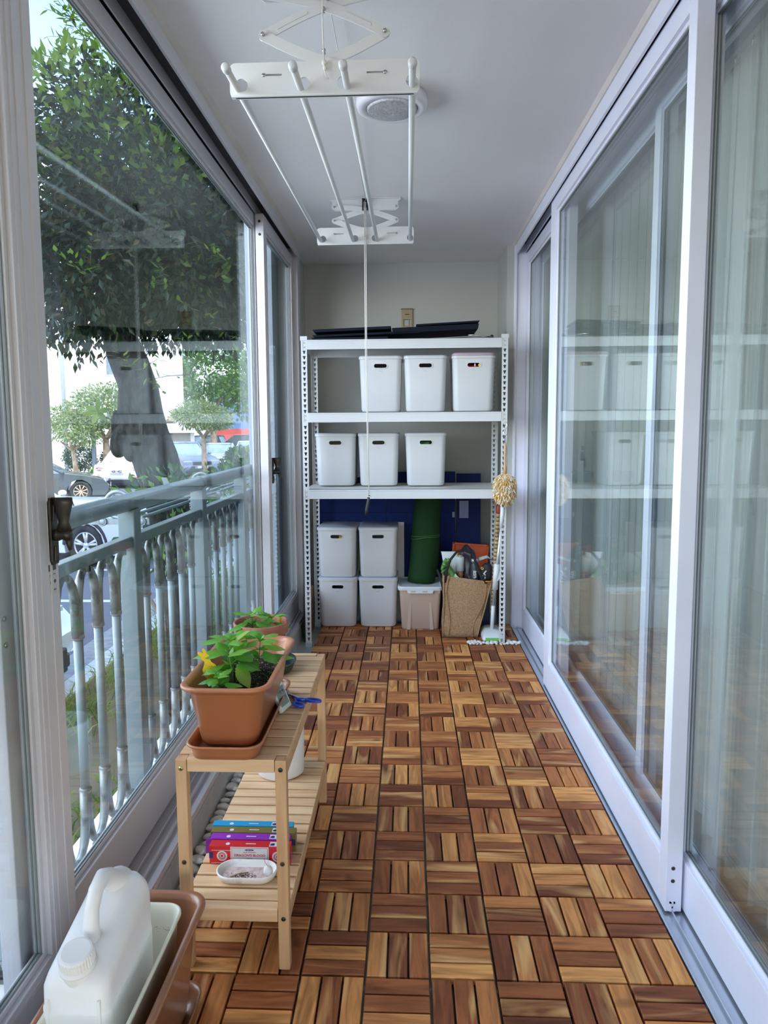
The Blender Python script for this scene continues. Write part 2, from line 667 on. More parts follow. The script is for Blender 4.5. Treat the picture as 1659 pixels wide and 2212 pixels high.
        if bevel:
            md = o.modifiers.new('bevel', 'BEVEL')
            md.width = bevel
            md.segments = bseg
            md.limit_method = 'ANGLE'
            md.angle_limit = radians(40)
            md.harden_normals = False
        if label:
            o['label'] = label
        return o


def parent_origin(p):
    o = Vector((0, 0, 0))
    while p:
        o += Vector(p.location)
        p = p.parent
    return tuple(o)


def tag(o, label, cat, group=None, kind=None):
    o['label'] = label
    o['category'] = cat
    if group:
        o['group'] = group
    if kind:
        o['kind'] = kind
    return o


def thing(name, loc, label, cat, group=None):
    o = bpy.data.objects.new(name, None)
    o.empty_display_size = 0.05
    o.location = loc
    COL.objects.link(o)
    return tag(o, label, cat, group)


def struct(o):
    o['kind'] = 'structure'
    return o


def copy_tree(o, parent=None):
    c = o.copy()
    COL.objects.link(c)
    c.parent = parent
    for ch in o.children:
        copy_tree(ch, c)
    return c


def rrect(cx, cy, w, d, r, z, n=5):
    pts = []
    r = min(r, w / 2 - 1e-4, d / 2 - 1e-4)
    for sx, sy, a0 in ((1, 1, 0), (-1, 1, pi / 2), (-1, -1, pi), (1, -1, 3 * pi / 2)):
        for k in range(n + 1):
            a = a0 + pi / 2 * k / n
            pts.append((cx + sx * (w / 2 - r) + r * cos(a), cy + sy * (d / 2 - r) + r * sin(a), z))
    return pts


def stadium(cx, cz, w, h, n=7):
    r = h / 2
    pts = []
    for k in range(n + 1):
        a = -pi / 2 + pi * k / n
        pts.append((cx + w / 2 - r + r * cos(a), cz + r * sin(a)))
    for k in range(n + 1):
        a = pi / 2 + pi * k / n
        pts.append((cx - w / 2 + r + r * cos(a), cz + r * sin(a)))
    return pts


def circle2(cx, cy, r, n=16):
    return [(cx + r * cos(2 * pi * k / n), cy + r * sin(2 * pi * k / n)) for k in range(n)]


def cut(obj, cutter_mb):
    """boolean difference, baked into the mesh; the cutter is thrown away"""
    c = cutter_mb.build('cutter', WHITE_FRAME)
    c.location = parent_origin(obj.parent) if False else (0, 0, 0)
    po = parent_origin(obj)
    md = obj.modifiers.new('cut', 'BOOLEAN')
    md.operation = 'DIFFERENCE'
    md.solver = 'EXACT'
    md.object = c
    bpy.context.view_layer.update()
    dg = bpy.context.evaluated_depsgraph_get()
    me = bpy.data.meshes.new_from_object(obj.evaluated_get(dg))
    obj.modifiers.clear()
    obj.data = me
    bpy.data.objects.remove(c)
    return obj


def text_mesh(txt, name, size, m, parent, loc, rot=(pi / 2, 0, 0), depth=0.0004, align='CENTER', sx=1.0, bold=0.0):
    cu = bpy.data.curves.new('lettering', 'FONT')
    cu.body = txt
    cu.size = size
    cu.align_x = align
    cu.align_y = 'CENTER'
    cu.extrude = depth
    cu.offset = bold
    tmp = bpy.data.objects.new('tmp', cu)
    COL.objects.link(tmp)
    bpy.context.view_layer.update()
    dg = bpy.context.evaluated_depsgraph_get()
    me = bpy.data.meshes.new_from_object(tmp.evaluated_get(dg))
    bpy.data.objects.remove(tmp)
    me.materials.clear()
    me.materials.append(m)
    o = bpy.data.objects.new(name, me)
    COL.objects.link(o)
    o.parent = parent
    po = Vector(parent_origin(parent))
    o.location = Vector(loc) - po
    o.rotation_euler = rot
    o.scale = (sx, 1, 1)
    return o


def blade(mb, base, direction, up, length, width, fold=0.25, droop=0.2, segs=4):
    """one pointed leaf with a folded midrib, 2 strips"""
    d = Vector(direction).normalized()
    side = d.cross(Vector(up))
    if side.length < 1e-4:
        side = d.orthogonal()
    side.normalize()
    n = side.cross(d).normalized()
    b = len(mb.v)
    base = Vector(base)
    prof = {2: (0.0, 1.0, 0.0), 3: (0.05, 1.0, 0.7, 0.0), 4: (0.06, 0.8, 1.0, 0.62, 0.0), 6: (.06, .6, .93, 1.0, .82, .45, 0.0)}[segs]
    for i, wv in enumerate(prof):
        t = i / (len(prof) - 1)
        c = base + d * (length * t) - n * (droop * length * t * t)
        w = width * 0.5 * wv
        mb.v += [tuple(c - side * w + n * (fold * w)), tuple(c), tuple(c + side * w + n * (fold * w))]
    for i in range(len(prof) - 1):
        a = b + i * 3
        mb.face((a, a + 1, a + 4, a + 3))
        mb.face((a + 1, a + 2, a + 5, a + 4))



# ================================================================== SETTING
# floor: base slab, acacia deck quadrants, threshold
struct(MB().box(-0.75, 0.60, -2.6, 3.45, -0.12, -0.030).build('floor', BASEFLOOR))
dk = MB()
dk.cm = 1
for i in range(-4, 4):
    for j in range(-15, 20):
        x0, y0 = i * .15, j * .15
        dk.box(x0 + .004, x0 + .146, y0 + .004, y0 + .146, -.029, -.018)
dk.cm = 0
for i in range(-4, 4):
    for j in range(-15, 20):
        along_x = (i + j) % 2 == 0
        for k in range(3):
            a0 = k * .0495 + .0035
            a1 = a0 + .0445
            if along_x:
                x0, x1, y0, y1 = i * .15 + .0025, i * .15 + .1475, j * .15 + a0, j * .15 + a1
            else:
                x0, x1, y0, y1 = i * .15 + a0, i * .15 + a1, j * .15 + .0025, j * .15 + .1475
            zt = random.uniform(-.0008, .0004)
            c = .0022
            b = len(dk.v)
            dk.v += [(x0, y0, -.018), (x1, y0, -.018), (x1, y1, -.018), (x0, y1, -.018),
                     (x0, y0, zt - c), (x1, y0, zt - c), (x1, y1, zt - c), (x0, y1, zt - c),
                     (x0 + c, y0 + c, zt), (x1 - c, y0 + c, zt), (x1 - c, y1 - c, zt), (x0 + c, y1 - c, zt)]
            ou, ov = random.uniform(0, 40), random.uniform(0, 40)

            def UV(p, ax=along_x, ou=ou, ov=ov):
                return (ou + (p[0] if ax else p[1]), ov + (p[1] if ax else p[0]))
            for q in ((0, 1, 5, 4), (1, 2, 6, 5), (2, 3, 7, 6), (3, 0, 4, 7), (4, 5, 9, 8), (5, 6, 10, 9), (6, 7, 11, 10),
                      (7, 4, 8, 11), (8, 9, 10, 11)):
                ids = [b + t for t in q]
                dk.face(ids, [UV(dk.v[t]) for t in ids])
struct(dk.build('floor', [DECK, BLACKPL]))
th = MB().box(0.603, 0.80, -2.6, 2.985, -.12, -.016)
th.box(0.603, 0.607, -2.6, 2.985, -.016, -.003)
for rx in (.640, .687):
    th.box(rx - .002, rx + .002, -2.6, 2.985, -.016, -.006)
struct(th.build('trim_1', ALU, bevel=.0008, bseg=1))

# ceiling (continues over the living room)
struct(MB().box(-0.86, 4.0, -2.6, 3.6, 2.36, 2.56).build('ceiling', CEIL))
tm = MB()
tm.prism([(0.588, 2.36), (0.603, 2.36), (0.603, 2.345), (0.597, 2.345)], 'xz', -2.6, 2.985)
struct(tm.build('trim_2', mat('cream_sealant', (0.68, 0.63, 0.59), 0.7)))
tm = MB()
tm.prism([(-0.718, 2.36), (-0.700, 2.36), (-0.712, 2.347), (-0.718, 2.343)], 'xz', -2.6, 3.04)
struct(tm.build('trim_3', mat('grey_sealant', (0.60, 0.57, 0.53), 0.7)))
# walls
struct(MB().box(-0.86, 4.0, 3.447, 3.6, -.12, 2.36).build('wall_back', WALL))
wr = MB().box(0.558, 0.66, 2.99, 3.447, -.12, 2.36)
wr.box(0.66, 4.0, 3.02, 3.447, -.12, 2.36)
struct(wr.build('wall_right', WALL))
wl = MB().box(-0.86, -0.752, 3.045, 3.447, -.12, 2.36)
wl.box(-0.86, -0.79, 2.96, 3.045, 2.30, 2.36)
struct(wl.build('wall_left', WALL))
low = MB()
for j in range(-9, 12):
    low.box(-0.84, -0.700, j * .3 + .001, j * .3 + .299, -.12, .066)
struct(low.build('baseboard_left', MARBLE, bevel=.0008, bseg=1))
# outside sill and wall face
sl = MB().box(-0.98, -0.845, -2.6, 2.75, -1.0, .108)
struct(sl.build('trim_4', mat('outer_sill_paint', (0.70, 0.70, 0.66), 0.7, vs=4, dirt=(.5, .49, .44), bump=.2)))
pier = MB().box(-1.0, -0.845, 2.75, 3.45, -1.0, 2.56)
struct(pier.build('wall_outer', mat('outer_pier_paint', (0.45, 0.50, 0.56), 0.8, var=.05)))

# storeys above
struct(MB().box(-0.90, 12.0, -9.0, 3.6, 2.56, 15.0).build('wall_upper', mat('facade_paint', (0.62, 0.62, 0.60), .8)))
# living room behind the curtain
lr = MB().box(0.80, 4.0, -2.6, 3.02, -.12, 0.012)
struct(lr.build('floor', mat('living_room_floor', (0.36, 0.28, 0.20), 0.35, var=.15, stretch=(1, 8, 1))))
struct(MB().box(3.9, 4.0, -2.6, 3.02, 0.012, 2.36).build('wall_living', WALL))
cb = MB().box(0.80, 0.815, -2.6, 3.0, 2.27, 2.36)
struct(cb.build('trim_5', WHITE_FRAME))


# ------------------------------------------------------------------ sliding window frames
def sash(root, x0, x1, y0, y1, z0, z1, sw_near, sw_far, rail_b, rail_t, fm, gm, groove=True):
    """one sliding sash: frame with real profile steps and a pane"""
    f = MB()
    f.box(x0, x1, y0, y0 + sw_near, z0, z1)
    f.box(x0, x1, y1 - sw_far, y1, z0, z1)
    f.box(x0, x1, y0 + sw_near, y1 - sw_far, z0, z0 + rail_b)
    f.box(x0, x1, y0 + sw_near, y1 - sw_far, z1 - rail_t, z1)
    # glazing bead
    g = .012
    xa, xb = x0 + .010, x1 - .010
    ya, yb, za, zb = y0 + sw_near, y1 - sw_far, z0 + rail_b, z1 - rail_t
    f.box(xa, xb, ya, ya + g, za, zb)
    f.box(xa, xb, yb - g, yb, za, zb)
    f.box(xa, xb, ya + g, yb - g, za, za + g)
    f.box(xa, xb, ya + g, yb - g, zb - g, zb)
    f.build('sash_frame', fm, root, bevel=.0018)
    xm = (x0 + x1) / 2
    MB().box(xm - .0025, xm + .0025, ya + .004, yb - .004, za + .004, zb - .004).build('glass_pane', gm, root)
    gk = MB()
    gg = .003
    for a in (xm - .0055, xm + .0025):
        gk.box(a, a + .003, ya + g, ya + g + gg, za + g, zb - g)
        gk.box(a, a + .003, yb - g - gg, yb - g, za + g, zb - g)
        gk.box(a, a + .003, ya + g, yb - g, za + g, za + g + gg)
        gk.box(a, a + .003, ya + g, yb - g, zb - g - gg, zb - g)
    gk.build('gasket', mat('grey_gasket', (0.16, 0.19, 0.19), 0.6), root)
    return root


def setting_root(name):
    o = bpy.data.objects.new(name, None)
    COL.objects.link(o)
    o['kind'] = 'structure'
    return o


# left window: outer frame
wf = MB()
wf.box(-0.845, -0.705, -2.6, 3.045, .066, .078)
wf.box(-0.724, -0.706, -2.6, 3.045, .078, .088)
wf.box(-0.746, -0.738, -2.6, 3.045, .078, .096)
wf.box(-0.845, -0.838, -2.6, 3.045, .078, .10)
wf.box(-0.773, -0.769, -2.6, 2.95, .078, .092)
wf.box(-0.818, -0.814, -2.6, 2.95, .078, .092)
# head: fascia and deep channel
wf.box(-0.728, -0.718, -2.6, 3.045, 2.297, 2.36)
wf.box(-0.845, -0.836, -2.6, 3.045, 2.29, 2.36)
wf.box(-0.794, -0.790, -2.6, 2.95, 2.305, 2.35)
wf.box(-0.845, -0.722, 2.955, 3.045, .078, 2.36)
struct(wf.build('trim_6', WARM_FRAME, bevel=.001, bseg=1))
struct(MB().box(-0.836, -0.728, -2.6, 2.955, 2.350, 2.3595).build('trim_7', DARK_SLOT))  # dark sheet painted as the shade inside the window head

WF = [WARM_FRAME]
w1 = setting_root('window_1')      # near sash with handle
sash(w1, -0.790, -0.750, -1.9, -0.140, .094, 2.298, .07, .105, .135, .065, WARM_FRAME, GLASS_W)
rb = MB()
for yy in (-.232, -.212, -.176):
    rb.box(-.7505, -.7475, yy, yy + .007, .10, 2.29)
rb.box(-.7505, -.7480, -1.9, -.14, .205, .209)
rb.box(-.7505, -.7480, -1.9, -.14, .213, .216)
rb.build('stile_rib', WARM_FRAME, w1)
w2 = setting_root('window_2')      # big middle pane, outer track
sash(w2, -0.835, -0.797, -0.275, 2.115, .094, 2.298, .055, .05, .135, .055, WARM_FRAME, GLASS_W)
sc = MB()
for zz in (.86, .91, 1.20, 1.30):
    sc.lathe([(.005, -.797), (.005, -.7945), (.002, -.794)], -.262, zz, 10, 'x')
sc.build('frame_screw', SCREW, w2)
w3 = setting_root('window_3')      # far sash
sash(w3, -0.790, -0.750, 2.055, 2.945, .094, 2.298, .075, .06, .135, .065, WARM_FRAME, GLASS_W)
rb = MB()
for yy in (2.075, 2.105):
    rb.box(-.7505, -.7475, yy, yy + .008, .10, 2.29)
rb.box(-.7505, -.7480, 2.055, 2.945, .205, .209)
rb.box(-.7505, -.7480, 2.055, 2.945, .213, .216)
rb.build('stile_rib', WARM_FRAME, w3)
bs = MB()
for zz in (2.20, 2.262):
    bs.lathe([(.0065, 2.0555), (.0065, 2.0535), (.003, 2.053)], -.770, zz, 12, 'y')
bs.build('end_screw', DARKHW, w3)
# insect screen over the near outer part
w4 = setting_root('window_4')
si = MB()
for (a, b_, c, d) in ((-1.9, -1.87, .1, 2.29), (-.36, -.325, .1, 2.29), (-1.87, -.36, .1, .14), (-1.87, -.36, 2.25, 2.29)):
    si.box(-.8385, -.8365 + .0005, a, b_, c, d)
si.build('screen_frame', WARM_FRAME, w4)
MB().box(-.8380, -.8374, -1.87, -.36, .14, 2.25).build('screen_mesh', SCREEN, w4)


def latch(root, y, z, xf, near=True):
    """cast lever latch: tall back plate, turned boss, scroll lever"""
    p = MB()
    ring0 = [(xf, y + a, z + b) for a, b in stadium(0, 0, .026, .026)]
    pl = [(y - .014, z - .060), (y - .011, z - .066), (y + .011, z - .066), (y + .014, z - .060), (y + .014, z + .060),
          (y + .011, z + .066), (y - .011, z + .066), (y - .014, z + .060)]
    p.prism(pl, 'yz', xf, xf + .007)
    p.prism([(y - .008, z + .02), (y + .008, z + .02), (y + .004, z + .055), (y - .004, z + .055)], 'yz', xf + .007, xf + .010)
    p.prism([(y - .008, z - .058), (y + .008, z - .058), (y + .005, z - .03), (y - .005, z - .03)], 'yz', xf + .007, xf + .010)
    o = p.build('latch_plate', DARKHW, root, bevel=.001)
    q = MB()
    q.lathe([(.011, xf + .007), (.012, xf + .014), (.009, xf + .022), (.012, xf + .030), (.011, xf + .038), (.004, xf + .041)], y, z - .008, 16, 'x')
    rings = []
    for t, wx, wy in ((0, .016, .010), (.018, .010, .008), (.034, .014, .010), (.056, .020, .012), (.066, .019, .012)):
        cx = xf + .026
        rings.append([(cx + wx * a, y + wy * b, z + t) for a, b in circle2(0, 0, 1, 12)])
    q.smooth = True
    q.loft(rings)
    rings = []
    for t, wx in ((0, .008), (-.014, .006), (-.026, .002)):
        rings.append([(xf + .034 + wx * a - t * .1, y + .006 * b, z - .012 + t) for a, b in circle2(0, 0, 1, 10)])
    q.loft(rings)
    q.build('latch_lever', DARKHW, root)


latch(w1, -.162, 1.060, -.750)
latch(w3, 2.150, 1.040, -.750)
st = MB().box(-.7502, -.7495, -.182, -.152, .935, .995)
st.build('notice_sticker', mat('grey_sticker', (0.55, 0.55, 0.57), 0.5), w1)
st = MB().box(-.7495, -.7492, -.182, -.152, .982, .995)
for k, (a, b_) in enumerate(((.952, .967), (.952, .967))):
    yy = -.177 + k * .014
    st.prism(stadium(yy + .004, (a + b_) / 2, .0085, .0075, 5), 'yz', -.7495, -.7492)
st.box(-.7495, -.7492, -.179, -.170, .9735, .975)
st.box(-.7495, -.7492, -.167, -.156, .9735, .975)
st.box(-.7495, -.7492, -.179, -.172, .9705, .9715)
st.box(-.7495, -.7492, -.172, -.156, .942, .9445)
st.build('sticker_print', mat('sticker_ink', (0.06, 0.06, 0.07), 0.5), w1)

# ------------------------------------------------------------------ right sliding doors
df = MB()
df.box(0.603, 0.613, -2.6, 2.985, 2.288, 2.36)
df.box(0.660, 0.664, -2.6, 2.985, 2.302, 2.352)
df.box(0.712, 0.72, -2.6, 2.985, 2.288, 2.36)
df.box(0.60, 0.72, 2.955, 2.99, -.016, 2.36)
df.box(0.603, 0.612, 2.94, 2.955, -.016, 2.29)
df.build('trim_8', WHITE_FRAME, bevel=.001, bseg=1)['kind'] = 'structure'
struct(MB().box(0.613, 0.712, -2.6, 2.955, 2.352, 2.3595).build('trim_9', DARK_SLOT))  # dark sheet painted as the shade inside the door head
d1 = setting_root('door_1')
sash(d1, 0.622, 0.664, 0.262, 1.965, -.010, 2.296, .050, .105, .132, .062, WHITE_FRAME, GLASS)
hb = MB()
for zz in (.075, .110):
    hb.lathe([(.0052, .2625), (.0052, .2612), (.002, .2610)], .640, zz, 14, 'y')
hb.box(.6355, .6455, .2605, .2625, .000, .004)
hb.build('screw_hole', DARKHW, d1)
gd = MB()
gd.box(.633, .6375, .2585, .2625, -.008, .018)
gd.box(.6425, .647, .2585, .2625, -.008, .018)
gd.box(.633, .647, .2585, .2625, .014, .018)
gd.build('rail_guide', WHITE_FRAME, d1)
d2 = setting_root('door_2')
sash(d2, 0.670, 0.708, -1.9, 0.36, -.008, 2.296, .05, .05, .132, .062, WHITE_FRAME, GLASS)
d3 = setting_root('door_3')
sash(d3, 0.670, 0.708, 1.80, 2.952, -.008, 2.296, .07, .055, .132, .062, WHITE_FRAME, GLASS)
# inner pair
inf = MB()
inf.box(.722, .780, -2.6, 2.985, 2.288, 2.36)
inf.box(.722, .780, 2.94, 2.985, -.016, 2.288)
inf.build('trim_10', WHITE_FRAME)['kind'] = 'structure'
d4 = setting_root('door_4')
sash(d4, 0.728, 0.752, -1.9, 0.86, -.008, 2.286, .05, .05, .10, .06, WHITE_FRAME, GLASS)
d5 = setting_root('door_5')
sash(d5, 0.754, 0.778, 0.80, 2.938, -.008, 2.286, .05, .05, .10, .06, WHITE_FRAME, GLASS)
lk = MB()
lk.lathe([(.022, .777), (.022, .783), (.012, .790)], 1.93, 1.115, 20, 'x')
lk.lathe([(.010, .777), (.010, .786)], 1.93, 1.155, 14, 'x')
lk.tube([(.785, 1.93, 1.115), (.795, 1.93, 1.09), (.795, 1.93, 1.06)], .006)
lk.build('door_lock', ALU, d5)

# ------------------------------------------------------------------ curtain
cu = MB()
cu.smooth = True
ys = []
yv = -1.7
rings = []
n = 0
ph = 0.0
pts_top, pts_mid, pts_bot = [], [], []
while yv < 2.9:
    amp = .030 + .012 * sin(yv * 7.3)
    off = amp * sin(ph)
    yf = yv + .019 * sin(2 * ph)
    pts_top.append((0.865 + off * .55, yf, 2.262 + .004 * cos(ph * .5)))
    pts_mid.append((0.862 + off, yf + .008 * sin(ph * .7), 1.1))
    pts_bot.append((0.862 + off * 1.25 + .008 * sin(yv * 11), yf + .014 * sin(ph * .6 + 1), .035 + .006 * sin(yv * 9)))
    ph += .38 + .14 * sin(yv * 5.1)
    yv += .0088
cu.loft([pts_top, pts_mid, pts_bot], False, False, closed=False)
co = cu.build('sheer_curtain', SHEER)
tag(co, 'long white sheer curtain in soft folds behind the right-hand sliding glass doors', 'curtain')
hk0 = None
for k in range(44):
    yy = -1.65 + k * .104
    if hk0 is None:
        hk0 = MB().tube([(0.875, 0, 2.290), (0.870, 0, 2.275), (0.874, .01, 2.262), (0.866, .012, 2.250)], .0018, 6).build('curtain_hook', CHROME, co)
        h_ = hk0
    else:
        h_ = hk0.copy()
        COL.objects.link(h_)
    h_.location = (0, yy, 0)
cr = MB().box(0.862, 0.886, -2.6, 2.95, 2.290, 2.312)
cr.box(0.866, 0.882, -2.6, 2.95, 2.312, 2.3598)
ro = cr.build('curtain_track', STEELW)
tag(ro, 'straight white curtain track running above the sheer curtain', 'curtain track')

# ================================================================== THINGS INSIDE
# ------------------------------------------------------------------ steel shelving
SX0, SX1, SY0, SY1, SZ = -0.655, 0.515, 2.575, 3.045, 1.770
shelf = thing('metal_shelving', ((SX0 + SX1) / 2, 2.8, -.03), 'tall white slotted steel shelving unit filling the far end of the balcony', 'shelving')
PW = .036


def post(px, py, sx, sy):
    """angle post: slotted front flange and plain side flange"""
    m = MB()
    x0, x1 = (px, px + PW) if sx > 0 else (px - PW, px)
    t = .0016
    yf0, yf1 = (py, py + t) if sy > 0 else (py - t, py)
    xs0, xs1 = (px, px + t) if sx > 0 else (px - t, px)
    ys0, ys1 = (py, py + PW * sy) if sy > 0 else (py + PW * sy, py)
    m.box(xs0, xs1, ys0, ys1, -.03, SZ)
    cx = (x0 + x1) / 2 + .002 * sx
    hw, hn = .0075, .0045
    m.box(x0, cx - hw, yf0, yf1, -.03, SZ)
    m.box(cx + hw, x1, yf0, yf1, -.03, SZ)
    z = -.03
    pitch = .0303
    zz = .010
    lastz = -.03
    while zz + .018 < SZ - .03:
        skip = any(abs(zz - q) < .030 for q in (1.305, .865, 1.725))
        if not skip:
            m.box(cx - hw, cx + hw, yf0, yf1, lastz, zz)
            m.prism([(cx - hw, zz), (cx - hn, zz), (cx - hn, zz + .008), (cx - hw, zz + .011)], 'xz', yf0, yf1)
            m.prism([(cx + hn, zz), (cx + hw, zz), (cx + hw, zz + .011), (cx + hn, zz + .008)], 'xz', yf0, yf1)
            lastz = zz + .0175
        zz += pitch
    m.box(cx - hw, cx + hw, yf0, yf1, lastz, SZ)
    o = m.build('post', STEELW, shelf)
    c = MB().box(x0 - .002, x1 + .002, min(py, py + PW * sy) - .002, max(py, py + PW * sy) + .002, SZ - .02, SZ + .004)
    c.build('post_cap', WPLAST, o, bevel=.001)
    c = MB().box(x0 - .002, x1 + .002, min(py, py + PW * sy) - .002, max(py, py + PW * sy) + .002, -.03, -.003)
    c.build('post_foot', WPLAST, o, bevel=.001)
    return o


post(SX0, SY0, 1, 1)
post(SX1, SY0, -1, 1)
post(SX0 + .0, SY1, 1, -1)
post(SX1, SY1, -1, -1)
levels = (1.755, 1.345, .905)
for zt in levels:
    b = MB().box(SX0 + .004, SX1 - .004, SY0 + .004, SY1 - .004, zt - .011, zt - .003)
    b.build('shelf_board', MDF, shelf)
    for y0, y1 in ((SY0 - .002, SY0 + .0), (SY1, SY1 + .002)):
        b = MB()
        b.box(SX0 + PW, SX1 - PW, y0, y1, zt - .056, zt)
        b.box(SX0 + PW, SX1 - PW, y0, y0 + .004 if y0 < 2.8 else y1, zt - .003, zt + .0)
        if y0 < 2.8:
            b.box(SX0 + PW, SX1 - PW, SY0 - .004, SY0 - .002, zt - .010, zt - .004)
        b.build('shelf_beam', STEELW, shelf, bevel=.0007, bseg=1)
    for xa_ in (SX0 + .002, SX1 - .004):
        MB().box(xa_, xa_ + .002, SY0 + .01, SY1 - .01, zt - .05, zt - .012).build('side_beam', STEELW, shelf)
    for cx in (SX0 + .020, SX1 - .020):
        b = MB()
        for dz in (-.018, -.042):
            b.box(cx - .004, cx + .004, SY0 - .0025, SY0, zt + dz - .004, zt + dz + .004)
        b.box(cx - .009, cx - .007, SY0 - .0015, SY0, zt - .055, zt - .004)
        b.build('beam_clip', mat('clip_grey', (0.45, 0.47, 0.48), .5), shelf)

# ------------------------------------------------------------------ storage bins
BW, BH, BD = .262, .318, .30


def make_bin(label):
    r = thing('storage_bin', (0, 0, 0), label, 'storage bin')
    m = MB()
    m.smooth = True
    outer, inner = [], []
    prof = ((0.000, .205, .225, .03), (.004, .222, .245, .035), (.016, .232, .258, .035), (.15, .240, .274, .034),
            (.296, .250, .288, .033), (.300, .252, .290, .033), (.301, .258, .298, .034), (.313, .260, .300, .034))
    for z, w, d, rr in prof:
        outer.append(rrect(0, 0, w, d, rr, z, 6))
    for z, w, d, rr in ((.313, .250, .290, .030), (.29, .242, .282, .030), (.15, .232, .266, .031), (.012, .224, .250, .032)):
        inner.append(rrect(0, 0, w, d, rr, z, 6))
    m.loft(outer + inner, True, True)
    b = m.build('bin_body', WPLAST, r)
    c = MB()
    c.prism(stadium(0, .262, .076, .0225), 'xz', -.20, -.08)
    cut(b, c)
    for p in b.data.polygons:
        p.use_smooth = True
    md = b.modifiers.new('smooth', 'EDGE_SPLIT')
    md.split_angle = radians(35)
    m = MB()
    A, B2 = stadium(0, .262, .088, .0335), stadium(0, .262, .076, .0225)
    yy = -.1440
    f = lambda P, y: [(px, y + (pz - .262) * -.018, pz) for px, pz in P]
    m.loft([f(A, yy + .004), f(A, yy - .0015), f(B2, yy - .0015), f(B2, yy + .012)], False, False)
    m.build('handle_rim', WPLAST, r)
    m = MB()
    for q in (-.010, -.004, .003):
        m.box(q, q + .005, -.1432, -.1395, .2315, .2328)
    m.build('printed_mark', mat('grey_print', (0.35, 0.36, 0.38), .6), r)
    return r


def add_lid(r, mt=GLID, h=.006, dome=False):
    m = MB()
    m.smooth = True
    if dome:
        m.loft([rrect(0, 0, .257, .297, .034, .314, 6), rrect(0, 0, .254, .294, .034, .328, 6), rrect(0, 0, .240, .280, .03, .334, 6)])
    else:
        m.loft([rrect(0, 0, .257, .297, .034, .3135, 6), rrect(0, 0, .255, .295, .034, .3135 + h * .7, 6), rrect(0, 0, .250, .290, .032, .3135 + h, 6)])
    o = m.build('bin_lid', mt, r)
    md = o.modifiers.new('smooth', 'EDGE_SPLIT')
    md.split_angle = radians(50)
    return o


bin0 = make_bin('white plastic storage bin at the left of the middle shelf row')
add_lid(bin0)
BINS = [
    # x, front y, z, label, turn
    (-.485, 2.765, .906, 'white storage bin leftmost of three on the middle shelf, under the empty gap', 0),
    (-.225, 2.758, .906, 'white storage bin between two others on the middle shelf, behind the hanging cord', 0),
    (.058, 2.750, .906, 'white storage bin on the middle shelf with something green showing in its handle slot', 0),
    (-.205, 2.615, 1.346, 'white storage bin on the upper shelf directly beside the empty space at left', 0),
    (.052, 2.613, 1.346, 'white storage bin in the middle of the three on the upper shelf', 0),
    (.327, 2.610, 1.346, 'white storage bin on the upper shelf with a pinkish lid and red contents', 0),
    (-.492, 2.875, .001, 'white storage bin standing on the deck in the far left corner under another bin', 0),
    (-.238, 2.875, .001, 'white storage bin standing on the deck right beside the beige box', 0),
    (-.492, 2.868, .321, 'white storage bin stacked in the far left corner with yellow showing in its slot', -1.5),
    (-.236, 2.870, .321, 'white storage bin stacked on top of the bin next to the beige box', 0),
]
GRP = 'white storage bins on the steel shelving'
for i, (bx, by, bz, lb, rz) in enumerate(BINS):
    b = bin0 if i == 0 else copy_tree(bin0)
    b.location = (bx, by + .15, bz)
    b.rotation_euler = (0, 0, radians(rz))
    b.scale = (.968, 1, 1)
    tag(b, lb, 'storage bin', GRP)
    if i == 5:
        for ch in b.children:
            if ch.name.startswith('bin_lid'):
                bpy.data.objects.remove(ch)
                break
        add_lid_o = MB()
        add_lid_o.smooth = True
        add_lid_o.loft([rrect(0, 0, .257, .297, .034, .3135, 6), rrect(0, 0, .252, .292, .034, .327, 6), rrect(0, 0, .236, .276, .03, .333, 6)])
        o = add_lid_o.build('bin_lid', mat('pink_lid_plastic', (0.47, 0.36, 0.42), .35), b, origin=(0, 0, 0), label='pinkish grey lid')


def packet(x, y, z, w, h, col, label, tilt=0, nm='packet', d=.10, extra=None):
    m = MB()
    m.smooth = True
    rings = []
    for t, s_ in ((0, .25), (.08, .8), (.35, 1), (.7, 1), (.92, .8), (1, .3)):
        rings.append(rrect(x, y, w * (0.94 + .06 * s_), d * s_, d * s_ * .45, z + h * t, 4))
    R = Matrix.Rotation(radians(tilt), 3, 'Y')
    c = Vector((x, y, z))
    rings = [[tuple(c + R @ (Vector(p) - c)) for p in r_] for r_ in rings]
    m.loft(rings)
    o = m.build(nm, mat('packet_' + nm + label[:6], col, .4, vs=25, var=.3), None, origin=(x, y, z))
    tag(o, label, 'packet')
    return o


p = packet(.335, 2.68, 1.362, .12, .25, (0.55, 0.03, 0.05), 'red snack packet seen through the handle slot of the pink-lidded bin', nm='snack_packet')
m = MB().ball((.362, 2.629, 1.608), .010, .002, .010, 12, 7)
m.build('printed_badge', mat('yellow_print', (0.75, 0.55, 0.05), .5), p)
m = MB().ball((.334, 2.629, 1.608), .004, .002, .009, 10, 7)
m.build('printed_mark', mat('white_print', (0.8, 0.8, 0.8), .5), p)
packet(.040, 2.835, .922, .10, .255, (0.12, 0.30, 0.10), 'green packet seen through the handle slot of the middle shelf bin', nm='seed_packet')
packet(-.472, 2.925, .336, .06, .252, (0.62, 0.42, 0.06), 'yellow folded packet seen through the slot of the far left stacked bin', tilt=4, nm='paper_packet', d=.05)

